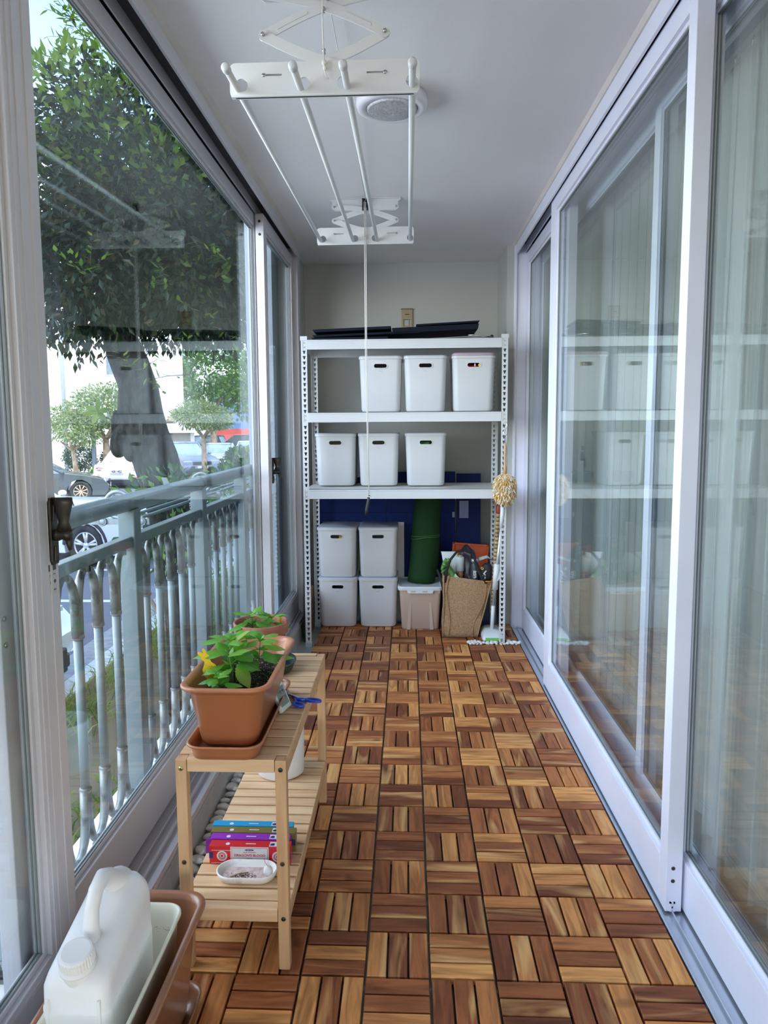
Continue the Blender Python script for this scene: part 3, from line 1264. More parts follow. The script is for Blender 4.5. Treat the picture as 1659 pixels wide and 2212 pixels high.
# ------------------------------------------------------------------ beige lidded box
bx = thing('lidded_box', (.026, 2.98, 0), 'beige plastic box with a whitish clip lid on the deck beside the stacked bins', 'box')
m = MB()
m.smooth = True
rings = [rrect(.026, 2.985, w, d, .022, z, 5) for z, w, d in ((.001, .222, .25), (.010, .232, .262), (.25, .258, .288), (.262, .260, .290))]
rings += [rrect(.026, 2.985, w, d, .018, z, 5) for z, w, d in ((.262, .250, .28), (.02, .225, .25))]
m.loft(rings)
BEIGE = mat('beige_plastic', (0.52, 0.40, 0.32), .5, var=.03)
o = m.build('box_body', BEIGE, bx)
o.modifiers.new('es', 'EDGE_SPLIT').split_angle = radians(40)
m = MB()
for s_ in (-1, 1):
    x_ = .026 + s_ * .058
    m.prism([(x_ - s_ * .006, .225), (x_ + s_ * .006, .225), (x_ + s_ * .026, .001), (x_ + s_ * -.002 + s_ * .004, .001)], 'xz', 2.845, 2.861)
m.box(-.040, .092, 2.843, 2.858, .222, .230)
for s_ in (-1, 1):
    x_ = .026 + s_ * .117
    m.box(x_ - .006, x_ + .006, 2.842, 2.85, .232, .252)
m.build('front_rib', BEIGE, bx, bevel=.0015)
m = MB().box(.004, .026, 2.8515, 2.857, .198, .209)
m.build('label_sticker', mat('label_white', (0.8, 0.8, 0.78), .5), bx)
m = MB()
m.smooth = True
LIDW = mat('bluish_white_lid', (0.66, 0.70, 0.74), .35, var=.03)
m.loft([rrect(.026, 2.985, .276, .306, .028, .252, 5), rrect(.026, 2.985, .282, .312, .03, .268, 5), rrect(.026, 2.985, .272, .302, .028, .276, 5),
        rrect(.026, 2.985, .256, .286, .02, .2755, 5), rrect(.026, 2.985, .250, .280, .02, .270, 5)])
o = m.build('box_lid', LIDW, bx)
o.modifiers.new('es', 'EDGE_SPLIT').split_angle = radians(40)
m = MB()
m.prism([(-.056, .256), (.108, .256), (.102, .236), (-.050, .236)], 'xz', 2.822, 2.829)
m.build('lid_clip', LIDW, bx, bevel=.001)
m = MB()
for a in (-.033, .040):
    m.box(a, a + .030, 2.8205, 2.824, .2435, .2525)
m.build('clip_slot', BEIGE, bx)

# ------------------------------------------------------------------ things behind the shelving
NAVY = mat('navy_board', (0.008, 0.022, 0.12), .75, spec=.2, var=.12, vs=3)
NAVY2 = mat('navy_board_b', (0.006, 0.014, 0.075), .75, spec=.2, var=.12, vs=3)


def board(name, x0, x1, y, z1, m_, label, lean=0.03, th=.02, seam=True):
    b = MB()
    b.prism([(y, -.03), (y + th, -.03), (y + th + lean, z1), (y + lean, z1)], 'yz', x0, x1)
    o = b.build(name, m_, None, origin=((x0 + x1) / 2, y, -.03), bevel=.002)
    tag(o, label, 'board', 'navy blue folding boards behind the shelving')
    return o


o = board('folding_board', -.655, -.195, 3.17, .93, NAVY, 'navy blue folding board leaning behind the stacked white bins')
m = MB().box(-.65, -.20, 3.1835, 3.187, .695, .698)
m.build('fold_seam', NAVY2, o)
m = MB().box(-.226, -.205, 3.180, 3.184, .585, .612)
m.build('tape_strip', mat('clear_tape', (0.16, 0.22, 0.42), .3), o)
o = board('folding_board', -.190, .262, 3.175, .965, NAVY, 'navy blue folding board leaning behind the rolled green mat')
m = MB().box(-.185, .258, 3.188, 3.192, .695, .698)
m.build('fold_seam', NAVY2, o)
m = MB().box(.243, .258, 3.184, 3.189, .665, .70)
m.build('tape_strip', mat('clear_tape', (0.16, 0.22, 0.42), .3), o)
o = board('folding_board', .268, .425, 3.13, .955, NAVY2, 'navy blue folding board at the right with a ribbed pale label')
m = MB()
for k in range(7):
    m.box(.287 + k * .0085, .294 + k * .0085, 3.144, 3.150, .665, .778)
m.build('ribbed_label', mat('ribbed_label', (0.13, 0.17, 0.33), .35), o)
o = MB().box(-.42, -.075, 3.19 - .06, 3.196 - .06, -.030, .640).build('grey_panel', mat('grey_white_panel', (0.55, 0.56, 0.56), .6), None, origin=(-.25, 3.13, -.03))
tag(o, 'plain grey-white flat panel standing behind the two right stacked bins', 'panel')

# rolled green mat
m = MB()
m.smooth = True
rings = []
for k in range(15):
    t = k / 14
    z = .279 + t * .555
    rr = .088 + .004 * sin(t * 5) - (.004 if abs(t - .48) < .05 else 0)
    cx = .034 + .055 * t + .006 * sin(t * 6)
    rings.append([(cx + rr * (1 + .03 * sin(3 * a + t)) * cos(a), 2.985 + .06 * t + rr * .8 * sin(a), z + .006 * sin(a * 2)) for a in [2 * pi * q / 36 for q in range(36)]])
m.loft(rings, True, True)
gm = thing('rolled_mat', (.034, 2.985, .279), 'dark green rolled mat standing upright on the lid of the beige box', 'mat')
GREENM = mat('green_mat_rubber', (0.010, 0.042, 0.010), .75, spec=.2, var=.1, vs=4)
m.build('mat_roll', GREENM, gm)
m = MB()
m.tube([(.061 + .089 * cos(a), 3.013 + .073 * sin(a), .562 + .010 * cos(a) + .004 * sin(3 * a)) for a in [2 * pi * q / 30 for q in range(30)]], .0035, 6, loop=True)
m.tube([(.061 + .089 * cos(a), 3.013 + .073 * sin(a), .572 + .006 * cos(a + .5)) for a in [2 * pi * q / 30 for q in range(30)]], .0025, 6, loop=True)
m.build('tie_band', mat('green_band', (0.03, 0.13, 0.03), .4), gm)

# spare deck tiles on edge, far left
dt = thing('spare_deck_tile', (-.685, 2.80, -.03), 'brown wooden deck tile propped on edge between the left post and bins', 'deck tile')
m = MB()
for k in range(3):
    m.box(-.668, -.656, 2.66, 2.955, -.028 + k * .097, .062 + k * .097)
m.build('wood_slat', wood_mat('acacia_upright', (0.11, 0.045, 0.02), (0.28, 0.13, 0.055), (14, 2, 14), 2.2), dt)
m = MB().box(-.678, -.668, 2.665, 2.95, -.03, .255)
for k in range(9):
    m.box(-.676, -.670, 2.67 + k * .031, 2.682 + k * .031, .255, .262)
m.build('plastic_grid', BLACKPL, dt)

# orange tray behind bag
o = MB()
R = Matrix.Rotation(radians(4.5), 3, 'Y')
o.obox((.345, 3.07, .36), .235, .012, .30, R)
for dx in (-.11, .11):
    o.obox(Vector((.345, 3.062, .36)) + R @ Vector((dx, 0, 0)), .012, .02, .30, R)
o.obox(Vector((.345, 3.062, .36)) + R @ Vector((0, 0, .144)), .235, .02, .012, R)
tr = o.build('plastic_tray', mat('orange_red_plastic', (0.50, 0.075, 0.02), .4), None, origin=(.345, 3.07, .21), bevel=.002)
tag(tr, 'orange-red plastic tray sticking up behind the jute bag', 'tray')
# box that carries the tray, in the dark behind the bag
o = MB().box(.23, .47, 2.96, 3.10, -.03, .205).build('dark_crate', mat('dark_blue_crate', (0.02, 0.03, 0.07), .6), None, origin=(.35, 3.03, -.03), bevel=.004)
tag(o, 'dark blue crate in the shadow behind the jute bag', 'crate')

# ------------------------------------------------------------------ jute bag
bag = thing('jute_bag', (.29, 2.79, 0), 'upright brown jute shopping bag with black handles, stuffed full', 'bag')
JUTE = weave_mat('jute_weave', (0.20, 0.105, 0.045), (0.52, 0.335, 0.19))
m = MB()
m.smooth = True
rings = []
NZ = 14
for k in range(NZ + 1):
    t = k / NZ
    zl = .372 * t
    zr = .332 * t
    w = .205 + .085 * t
    cx = .262 + .045 * t
    d = .15 - .01 * t
    ring = []
    for (px, py, pz) in rrect(0, 0, w, d, .012 + .004 * t, 0, 3):
        u = (px / w) + .5
        z = zl * (1 - u) + zr * u
        by = .012 * sin(u * pi) * sin(t * pi) * (-1 if py < 0 else 1)
        wr_ = .0035 * sin(14 * u + 9 * t) * (1 - t) + .003 * sin(23 * t + 5 * u)
        ring.append((cx + px + .004 * sin(t * 9) * (1 if px > 0 else -1), 2.765 + py + by + wr_ + .02 * t, .001 + z))
    rings.append(ring)
inner = []
for t in (1.0, .55):
    r_ = []
    for (px, py, pz) in rrect(0, 0, .205 + .085 * t - .008, .15 - .01 * t - .008, .010, 0, 3):
        w = .205 + .085 * t
        u = px / w + .5
        r_.append((.262 + .045 * t + px, 2.765 + py + .02 * t, .001 + (.372 * (1 - u) + .332 * u) * t))
    inner.append(r_)
m.loft(rings + inner, True, True)
m.build('bag_body', JUTE, bag)
m = MB()
# sewn side gussets as flat folded strips
for s_, xa, xb, zt in ((-1, .163, .168, .372), (1, .360, .447, .333)):
    P = []
    for k in range(12):
        t = k / 11
        xx = xa + (xb - xa) * t
        P.append((xx + s_ * .003, 2.688 + .020 * t + .006 * sin(t * 9), .003 + zt * t))
    m.tube(P, .0045, 6)
    P2 = [(a - s_ * (.028 + .012 * sin(i * .6)), b_ - .004, c) for i, (a, b_, c) in enumerate(P)]
    m.tube(P2, .003, 6)
m.build('side_seam', weave_mat('jute_edge', (0.24, 0.13, 0.055), (0.50, 0.31, 0.16)), bag)
BLK = mat('black_webbing', (0.012, 0.012, 0.014), .8, bump=.3)
m = MB()
m.tube([(.172, 2.715, .33), (.180, 2.71, .40), (.205, 2.715, .47), (.245, 2.735, .515), (.29, 2.75, .52), (.335, 2.76, .50), (.358, 2.765, .43), (.372, 2.75, .36)], .0075, 8)
m.tube([(.165, 2.83, .33), (.135, 2.80, .36), (.128, 2.76, .395), (.140, 2.74, .375), (.150, 2.735, .33), (.163, 2.73, .28)], .007, 8)
m.tube([(.342, 2.755, .50), (.352, 2.74, .46), (.366, 2.72, .41), (.392, 2.70, .36), (.418, 2.70, .33)], .0085, 8)
m.build('bag_handle', BLK, bag, label='black webbing handles')

# bag contents
GLV = mat('green_glove_rubber', (0.10, 0.25, 0.055), .45, var=.25, vs=25)
g = thing('garden_glove', (.205, 2.765, .33), 'green rubber garden glove hanging over the left rim of the jute bag', 'glove')
m = MB()
m.smooth = True
m.loft([[(cx + rx * cos(a), y + .018 * sin(a), z) for a in [2 * pi * q / 14 for q in range(14)]] for cx, y, z, rx in
        ((.225, 2.745, .335, .022), (.212, 2.74, .37, .026), (.192, 2.74, .405, .028), (.178, 2.745, .432, .024), (.172, 2.75, .452, .012))])
for a, b_, c in (((.185, 2.738, .43), (.172, 2.728, .458), (.178, 2.722, .472)), ((.176, 2.735, .42), (.158, 2.722, .425), (.152, 2.716, .405)),
                 ((.190, 2.735, .44), (.188, 2.722, .462), (.196, 2.716, .472)), ((.18, 2.735, .40), (.160, 2.722, .40), (.154, 2.72, .385))):
    m.tube([a, b_, c], [.012, .011, .007], 10)
m.build('glove_hand', GLV, g)
m = MB()
m.prism([(.205, .335), (.262, .352), (.232, .385), (.222, .352)], 'xz', 2.715, 2.722)
m.build('leaf_flap', mat('pale_green_film', (0.35, 0.62, 0.38), .35, vs=40), g, label='pale green film')
pr = thing('paper_roll', (.272, 2.80, .30), 'roll of white paper on a brown core standing in the jute bag', 'paper roll')
m = MB().lathe([(.010, .30), (.016, .301), (.0165, .41), (.003, .411)], .272, 2.80, 20)
m.build('brown_core', mat('kraft_core', (0.33, 0.14, 0.06), .6), pr)
m = MB().lathe([(.010, .385), (.0235, .386), (.0245, .455), (.0245, .472), (.018, .474), (.012, .470)], .268, 2.795, 24)
m.build('white_wrap', mat('bluish_white_paper', (0.62, 0.70, 0.70), .5), pr)
m = MB()
for k in range(5):
    m.tube([(.268 + (.006 + .003 * k) * cos(a), 2.795 + (.006 + .003 * k) * sin(a), .475 + .004 * sin(a * 2 + k)) for a in [2 * pi * q / 18 for q in range(18)]], .0012, 5, loop=True)
m.build('spiral_edge', mat('cream_edge', (0.70, 0.62, 0.36), .6), pr)
pk = MB()
pk.smooth = True
pk.loft([rrect(.218, 2.825, .05, .012, .005, .34, 3), rrect(.210, 2.825, .085, .02, .008, .42, 3), rrect(.205, 2.83, .10, .016, .007, .49, 3), rrect(.204, 2.83, .105, .004, .0015, .498, 3)])
o = pk.build('seed_bag', mat('pale_seed_bag', (0.62, 0.68, 0.66), .5), None, origin=(.218, 2.825, .34))
tag(o, 'pale open-topped paper pouch leaning at the back left of the jute bag', 'pouch')
dkbag = MB()
dkbag.smooth = True
rings = []
for k in range(16):
    t = k / 15
    z = .315 + .225 * t
    cx = .325 + .012 * sin(t * 4) - .012 * t
    rx = .052 * (1 - .2 * t) * (1 if t < .8 else max(.15, 1 - (t - .8) * 4.2))
    ring = []
    for q in range(28):
        a = 2 * pi * q / 28
        w = 1 + .13 * sin(3 * a + t * 7) + .08 * sin(7 * a - t * 11) + .05 * sin(11 * a + t * 19)
        ring.append((cx + rx * w * cos(a), 2.82 + rx * .8 * w * sin(a), z + .004 * sin(5 * a)))
    rings.append(ring)
dkbag.loft(rings)
o = dkbag.build('rolled_jacket', mat('dark_purple_grey_nylon', (0.022, 0.02, 0.032), .35, var=.3, vs=30), None, origin=(.325, 2.82, .315))
tag(o, 'crumpled dark nylon jacket bundled in the middle of the jute bag', 'jacket')
wb = thing('tumbler_bottle', (.352, 2.76, .28), 'dark grey tumbler bottle with pale vertical lettering in the jute bag', 'bottle')
m = MB().lathe([(.018, .28), (.024, .285), (.0255, .35), (.0245, .43), (.020, .447), (.004, .448)], .352, 2.76, 28)
m.build('bottle_body', mat('dark_slate_metal', (0.045, 0.05, 0.06), .4, metal=.3), wb)
m = MB().lathe([(.0195, .447), (.0215, .449), (.0215, .462), (.017, .467), (.004, .468)], .352, 2.76, 28)
m.build('bottle_cap', mat('steel_cap', (0.55, 0.57, 0.6), .3, metal=.7), wb)
text_mesh('asn', 'lettering', .036, mat('pale_print', (0.66, 0.68, 0.70), .5), wb, (.354, 2.7340, .375), (pi / 2, -pi / 2, 0), .0006, bold=.0006).rotation_euler = (pi / 2, pi / 2, 0)
um = thing('folded_umbrella', (.41, 2.80, .33), 'folded pale striped umbrella lying across the back of the jute bag', 'umbrella')
m = MB()
for k in range(4):
    m.tube([(.372, 2.775 + k * .007, .452 + k * .003), (.43, 2.78 + k * .007, .470 + k * .002), (.462, 2.79 + k * .007, .458 - k * .003)], .0042, 6)
m.build('umbrella_cloth', mat('silver_stripe', (0.5, 0.53, 0.56), .4), um)
sp = thing('sports_pouch', (.42, 2.76, .31), 'black drawstring pouch with yellow and white letters at the right of the jute bag', 'pouch')
m = MB()
m.smooth = True
rings = []
for k in range(12):
    t = k / 11
    z = .305 + .135 * t
    rx = .046 * (sin(pi * (t * .86 + .10)) ** .6)
    ring = []
    for q in range(24):
        a = 2 * pi * q / 24
        w = 1 + .05 * sin(3 * a + t * 5) + .03 * sin(8 * a + t * 9)
        ring.append((.416 + .014 * t + rx * w * cos(a), 2.762 + rx * .62 * w * sin(a), z))
    rings.append(ring)
m.loft(rings)
m.build('pouch_body', mat('black_pouch_cloth', (0.012, 0.012, 0.018), .6, var=.2), sp)
Wp = mat('white_ink', (0.75, 0.76, 0.8), .5)
Yp = mat('yellow_ink', (0.62, 0.52, 0.08), .5)
o = text_mesh('G', 'yellow_letter', .022, Yp, sp, (.395, 2.7295, .412), (pi / 2, 0, 0), .002, bold=.0008)
o.rotation_euler = (pi / 2, radians(-40), 0)
o = text_mesh('L', 'white_letter', .036, Wp, sp, (.413, 2.7270, .385), (pi / 2, 0, 0), .003, bold=.0014)
o.rotation_euler = (pi / 2, radians(40), 0)
o = text_mesh('C', 'white_letter', .034, Wp, sp, (.402, 2.7300, .355), (pi / 2, 0, 0), .003, bold=.0014)
o.rotation_euler = (pi / 2, radians(-60), 0)
orp = MB()
orp.tube([(.395, 2.70, .338), (.42, 2.693, .341), (.448, 2.70, .339), (.45, 2.73, .342)], .004, 8)
o = orp.build('orange_cord', mat('orange_edge', (0.65, 0.28, 0.03), .5), None, origin=(.42, 2.70, .335))
tag(o, 'short orange cord loop lying on the right rim of the jute bag', 'cord')

# ------------------------------------------------------------------ floor sweeper
sw = thing('floor_sweeper', (.452, 2.69, 0), 'white and green cordless floor sweeper standing against the right shelving post', 'sweeper')
SWW = mat('sweeper_white', (0.72, 0.76, 0.76), .35)
m = MB()
m.smooth = True
m.loft([rrect(.452, 2.70, .118, .20, .012, .002, 4), rrect(.452, 2.70, .132, .215, .014, .012, 4), rrect(.452, 2.705, .120, .195, .014, .030, 4), rrect(.452, 2.72, .08, .13, .02, .052, 4)])
o = m.build('sweeper_head', SWW, sw)
m = MB()
m.prism([(.402, .009), (.500, .009), (.498, .024), (.404, .024)], 'xz', 2.588, 2.606)
m.build('green_strip', mat('lime_green', (0.15, 0.62, 0.10), .35), sw)
m = MB().box(.398, .508, 2.60, 2.80, .0005, .004)
m.build('rubber_skirt', BLACKPL, sw)
for pa_, pb_, rr_ in (((.452, 2.70, .045), (.456, 2.672, .20), .011), ((.462, 2.65, .305), (.470, 2.625, .46), .017), ((.487, 2.585, .68), (.492, 2.575, .80), .012)):
    MB().tube([pa_, pb_], rr_, 10).build('grip_sleeve', SWW, sw)
m = MB()
m.prism([(.478, .36), (.492, .385), (.492, .40), (.476, .43), (.470, .36)], 'xz', 2.625, 2.645)
m.build('release_lever', SWW, sw)
m = MB()
m.tube([(.455, 2.675, .19), (.470, 2.625, .45), (.488, 2.583, .69)], .009, 10)
m.build('chrome_tube', mat('satin_tube', (0.6, 0.64, 0.68), .3, metal=.6), sw)

# bamboo mat roll with red-brown cap, behind the sweeper
bm = thing('bamboo_mat', (.475, 2.71, 0), 'narrow bound bamboo roll with a red-brown end leaning behind the sweeper', 'bamboo mat')
m = MB()
for k in range(26):
    z = .14 + k * .0235
    m.lathe([(.006, z), (.0155, z + .001), (.0155, z + .0195), (.006, z + .0205)], .460 + .0009 * k, 2.735 - .0015 * k, 12)
m.build('bamboo_stick', wood_mat('bamboo', (0.30, 0.19, 0.08), (0.52, 0.38, 0.18), (8, 8, 3), 3), bm)
m = MB().tube([(.458, 2.745, .002), (.483, 2.695, .75)], .009, 10)
m.build('inner_core', mat('dark_core', (0.04, 0.025, 0.02), .7), bm)
m = MB().lathe([(.012, .748), (.016, .755), (.0165, .79), (.010, .806), (.002, .81)], .484, 2.694, 16)
m.build('end_cap', mat('red_brown_cap', (0.30, 0.06, 0.03), .45), bm)

# ------------------------------------------------------------------ duster
du = thing('wool_duster', (.497, 2.53, .99), 'fluffy yellow and white wool duster hanging from the right shelving post', 'duster')
m = MB()
m.tube([(.488, 2.553, 1.272), (.492, 2.552, 1.283), (.503, 2.552, 1.282), (.509, 2.551, 1.268), (.504, 2.550, 1.250), (.494, 2.549, 1.238),
        (.489, 2.548, 1.222), (.495, 2.546, 1.208), (.505, 2.545, 1.208), (.512, 2.545, 1.220)], .0018, 8)
ho = m.build('steel_hook', CHROME, None, origin=(.497, 2.55, 1.24))
tag(ho, 'small S-shaped steel hook on the right post holding the duster', 'hook')
m = MB()
m.tube([(.497, 2.545, 1.209), (.500, 2.54, 1.195), (.503, 2.535, 1.155)], .0013, 6)
m.tube([(.497, 2.545, 1.209), (.494, 2.54, 1.195), (.492, 2.535, 1.155)], .0013, 6)
m.build('hanging_loop', mat('leather_loop', (0.05, 0.03, 0.025), .6), du)
m = MB().lathe([(.003, .985), (.010, .99), (.0095, 1.03), (.0070, 1.045), (.0075, 1.10), (.0090, 1.13), (.0070, 1.165), (.003, 1.17)], .497, 2.532, 16)
m.build('wooden_handle', wood_mat('duster_wood', (0.36, 0.20, 0.09), (0.60, 0.40, 0.22), (10, 10, 2), 2.5), du)
m = MB()
rnd = random.Random(3)
m.ball((.497, 2.528, .912), .050, .048, .082, 20, 12)
WOOLY = []
for k in range(1500):
    t = rnd.uniform(-1, 1)
    a = rnd.uniform(0, 2 * pi)
    rr = sqrt(max(0, 1 - abs(t) ** 3.2))
    base = Vector((.497 + .052 * rr * cos(a), 2.528 + .050 * rr * sin(a), .912 + .083 * t))
    d = Vector((cos(a) * (.5 + rr * .3), sin(a) * (.5 + rr * .3), -1.0 + t * .4)).normalized()
    d = (d + Vector((rnd.uniform(-.35, .35), rnd.uniform(-.35, .35), rnd.uniform(-.2, .2)))).normalized()
    L_ = rnd.uniform(.014, .028)
    s_ = d.cross(Vector((rnd.uniform(-1, 1), rnd.uniform(-1, 1), .2))).normalized()
    w = rnd.uniform(.0018, .0042)
    n_ = d.cross(s_)
    b = len(m.v)
    out_ = Vector((cos(a), sin(a), 0)) * .004
    m.v += [tuple(base - s_ * w), tuple(base + s_ * w), tuple(base + d * L_ * .6 + s_ * w * .8 + out_), tuple(base + d * L_ * .6 - s_ * w * .8 + out_), tuple(base + d * L_)]
    m.face((b, b + 1, b + 2, b + 3))
    m.face((b + 3, b + 2, b + 4))
wool, nt, bs_ = _nodes('duster_wool')
N, L = nt.nodes, nt.links
ge = N.new('ShaderNodeNewGeometry')
tc = N.new('ShaderNodeTexCoord')
ns = N.new('ShaderNodeTexNoise')
ns.inputs['Scale'].default_value = 26
L.new(tc.outputs['Object'], ns.inputs['Vector'])
ma = N.new('ShaderNodeMath')
ma.operation = 'MULTIPLY_ADD'
ma.inputs[1].default_value = .35
L.new(ge.outputs['Random Per Island'], ma.inputs[0])
L.new(ns.outputs['Fac'], ma.inputs[2])
rp = N.new('ShaderNodeValToRGB')
rp.color_ramp.elements[0].position = .60
rp.color_ramp.elements[0].color = (0.86, 0.80, 0.64, 1)
rp.color_ramp.elements[1].position = .86
rp.color_ramp.elements[1].color = (0.72, 0.42, 0.07, 1)
L.new(ma.outputs[0], rp.inputs['Fac'])
L.new(rp.outputs['Color'], bs_.inputs['Base Color'])
bs_.inputs['Roughness'].default_value = .9
m.build('wool_head', wool, du)

# ------------------------------------------------------------------ top of the shelving
BLKSH = mat('black_blue_sheet', (0.006, 0.009, 0.018), .7, var=.2, spec=.15)
tops = [(-.60, .10, .000, .006, 0, 'lowest', .004), (-.585, -.02, .010, .028, 1, '', .02)]
o = MB()
o.smooth = False


def sheet(x0, x1, zl, zr, y0, y1, th, name, label):
    b = MB()
    b.prism([(x0, zl), (x1, zr), (x1 - .006, zr - th), (x0 + .01, zl - th)], 'xz', y0, y1)
    o_ = b.build(name, BLKSH, None, origin=((x0 + x1) / 2, (y0 + y1) / 2, min(zl, zr) - th), bevel=.001)
    tag(o_, label, 'sheet', 'black sheets on top of the shelving')


sheet(-.605, -.16, 1.775, 1.778, 2.66, 2.98, .012, 'folded_sheet', 'lowest folded black sheet at the left end on top of the shelving')
sheet(-.602, .02, 1.792, 1.812, 2.68, 2.99, .012, 'folded_sheet', 'middle folded black sheet of the pile on top of the shelving')
sheet(-.600, -.145, 1.823, 1.838, 2.67, 3.00, .016, 'folded_sheet', 'uppermost left black sheet of the pile with a notched end')
sheet(-.14, .360, 1.828, 1.847, 2.68, 3.00, .030, 'folded_sheet', 'thick black sheet at the right of the pile on the shelving')
sheet(.00, .366, 1.849, 1.866, 2.69, 2.99, .010, 'folded_sheet', 'topmost black sheet rising to the right on the shelving')
tp = thing('tripod_stand', (.2, 2.72, 1.757), 'folded chrome stand with a black end cap lying on top of the shelving', 'stand')
m = MB()
m.tube([(-.35, 2.70, 1.762), (.425, 2.70, 1.768)], .0045, 8)
m.tube([(.1, 2.715, 1.766), (.425, 2.712, 1.776)], .004, 8)
m.tube([(.30, 2.708, 1.785), (.33, 2.705, 1.786), (.38, 2.703, 1.778)], .005, 8)
m.build('chrome_leg', CHROME, tp)
m = MB().ball((.436, 2.705, 1.774), .010, .010, .013, 12, 9)
m.build('rubber_cap', BLACKPL, tp)

# wall plate
wp = thing('wall_intercom_plate', (-.053, 3.44, 2.0), 'small beige rectangular device plate on the back wall above the shelving', 'wall plate')
BG = mat('aged_beige_plastic', (0.38, 0.30, 0.18), .5)
m = MB()
m.box(-.090, -.016, 3.432, 3.447, 1.985, 2.052)
m.box(-.090, -.076, 3.432, 3.447, 1.93, 1.985)
m.box(-.030, -.016, 3.432, 3.447, 1.93, 1.985)
m.box(-.076, -.030, 3.432, 3.447, 1.93, 1.942)
m.build('plate_frame', BG, wp, bevel=.0015)
m = MB().box(-.066, -.038, 3.430, 3.433, 2.016, 2.021)
m.build('slot', BLACKPL, wp)
m = MB().box(-.072, -.040, 3.440, 3.4465, 1.945, 1.982)
m.build('grey_insert', mat('grey_insert', (0.42, 0.42, 0.42), .5), wp)
m = MB().box(-.093, -.013, 3.429, 3.447, 2.052, 2.058)
m.build('plate_cap', mat('dark_beige', (0.16, 0.12, 0.08), .5), wp)

# ------------------------------------------------------------------ slatted bench
X0, X1, Y0, Y1, BZ = -.580, -.326, .012, .786, .510
be = thing('slatted_bench', ((X0 + X1) / 2, .4, 0), 'low pale pine two-tier slatted bench standing by the window', 'bench')
LG = .0255
for k, (lx, ly) in enumerate(((X0, Y0), (X1 - LG, Y0), (X0, Y1 - LG), (X1 - LG, Y1 - LG))):
    o = MB().box(lx, lx + LG, ly, ly + LG, 0, BZ - .001).build('leg', WOOD_Z, be, bevel=.0018)
    if k < 2:
        for z_, c_ in ((BZ - .022, 0), (.262, 1), (.127, 0)):
            if k == 0 and z_ == .127:
                continue
            q = MB().lathe([(.0055, ly - .0008), (.0055, ly - .0002), (.0035, ly + .0005)], lx + LG / 2, z_, 16, 'y')
            brass = (k == 0 and z_ > .4)
            q.build('bolt', mat('brass_bolt', (0.52, 0.50, 0.22), .3, metal=.7) if brass else (DARKHW if not c_ else mat('drill_hole', (0.10, 0.05, 0.025), .9)), o)
            q = MB().lathe([(.0020, ly - .0014), (.0020, ly - .0009)], lx + LG / 2, z_, 10, 'y')
            q.build('bolt_socket', DARKHW, o)


def slats(z0, z1, n, y0, y1, name, xa, xb):
    p = (y1 - y0) / n
    for k in range(n):
        first, last = k == 0, k == n - 1
        a, b_ = y0 + k * p + .0040, y0 + (k + 1) * p - .0040
        MB().box(xa, xb, a, b_, z0, z1).build(name, WOOD_X, be, bevel=.0016)


slats(BZ - .011, BZ, 15, Y0 + LG + .002, Y1 - LG - .002, 'top_slat', X0 + .001, X1 - .001)
MB().box(X0 + LG + .001, X1 - LG - .001, Y0 + .001, Y0 + LG + .002, BZ - .030, BZ + .001).build('end_rail', WOOD_X, be, bevel=.0016)
MB().box(X0 + LG + .001, X1 - LG - .001, Y1 - LG, Y1 - .001, BZ - .030, BZ + .001).build('end_rail', WOOD_X, be, bevel=.0016)
for xx in (X0 + .002, X1 - .016):
    MB().box(xx, xx + .014, Y0 + LG, Y1 - LG, BZ - .046, BZ - .012).build('side_rail', WOOD_Y, be, bevel=.0012)
    MB().box(xx, xx + .014, Y0 + LG, Y1 - LG, .105, .138).build('side_rail', WOOD_Y, be, bevel=.0012)
slats(.139, .150, 15, Y0 + LG + .004, Y1 - LG - .004, 'shelf_slat', X0 + .001, X1 - .001)
MB().box(X0 + LG + .001, X1 - LG - .001, Y0 + .001, Y0 + LG + .004, .118, .150).build('end_rail', WOOD_X, be, bevel=.0016)
MB().box(X0 + LG + .001, X1 - LG - .001, Y1 - LG - .003, Y1 - .001, .118, .150).build('end_rail', WOOD_X, be, bevel=.0016)
rnd = random.Random(5)
m = MB()
for k in range(15):
    yy = Y0 + LG + .002 + (k + .5) * (Y1 - Y0 - 2 * LG - .004) / 15
    m.lathe([(.0022, X1 - .0012), (.0022, X1 - .0002)], yy, BZ - .022, 6, 'x')
m.build('nail_head', SCREW, be)


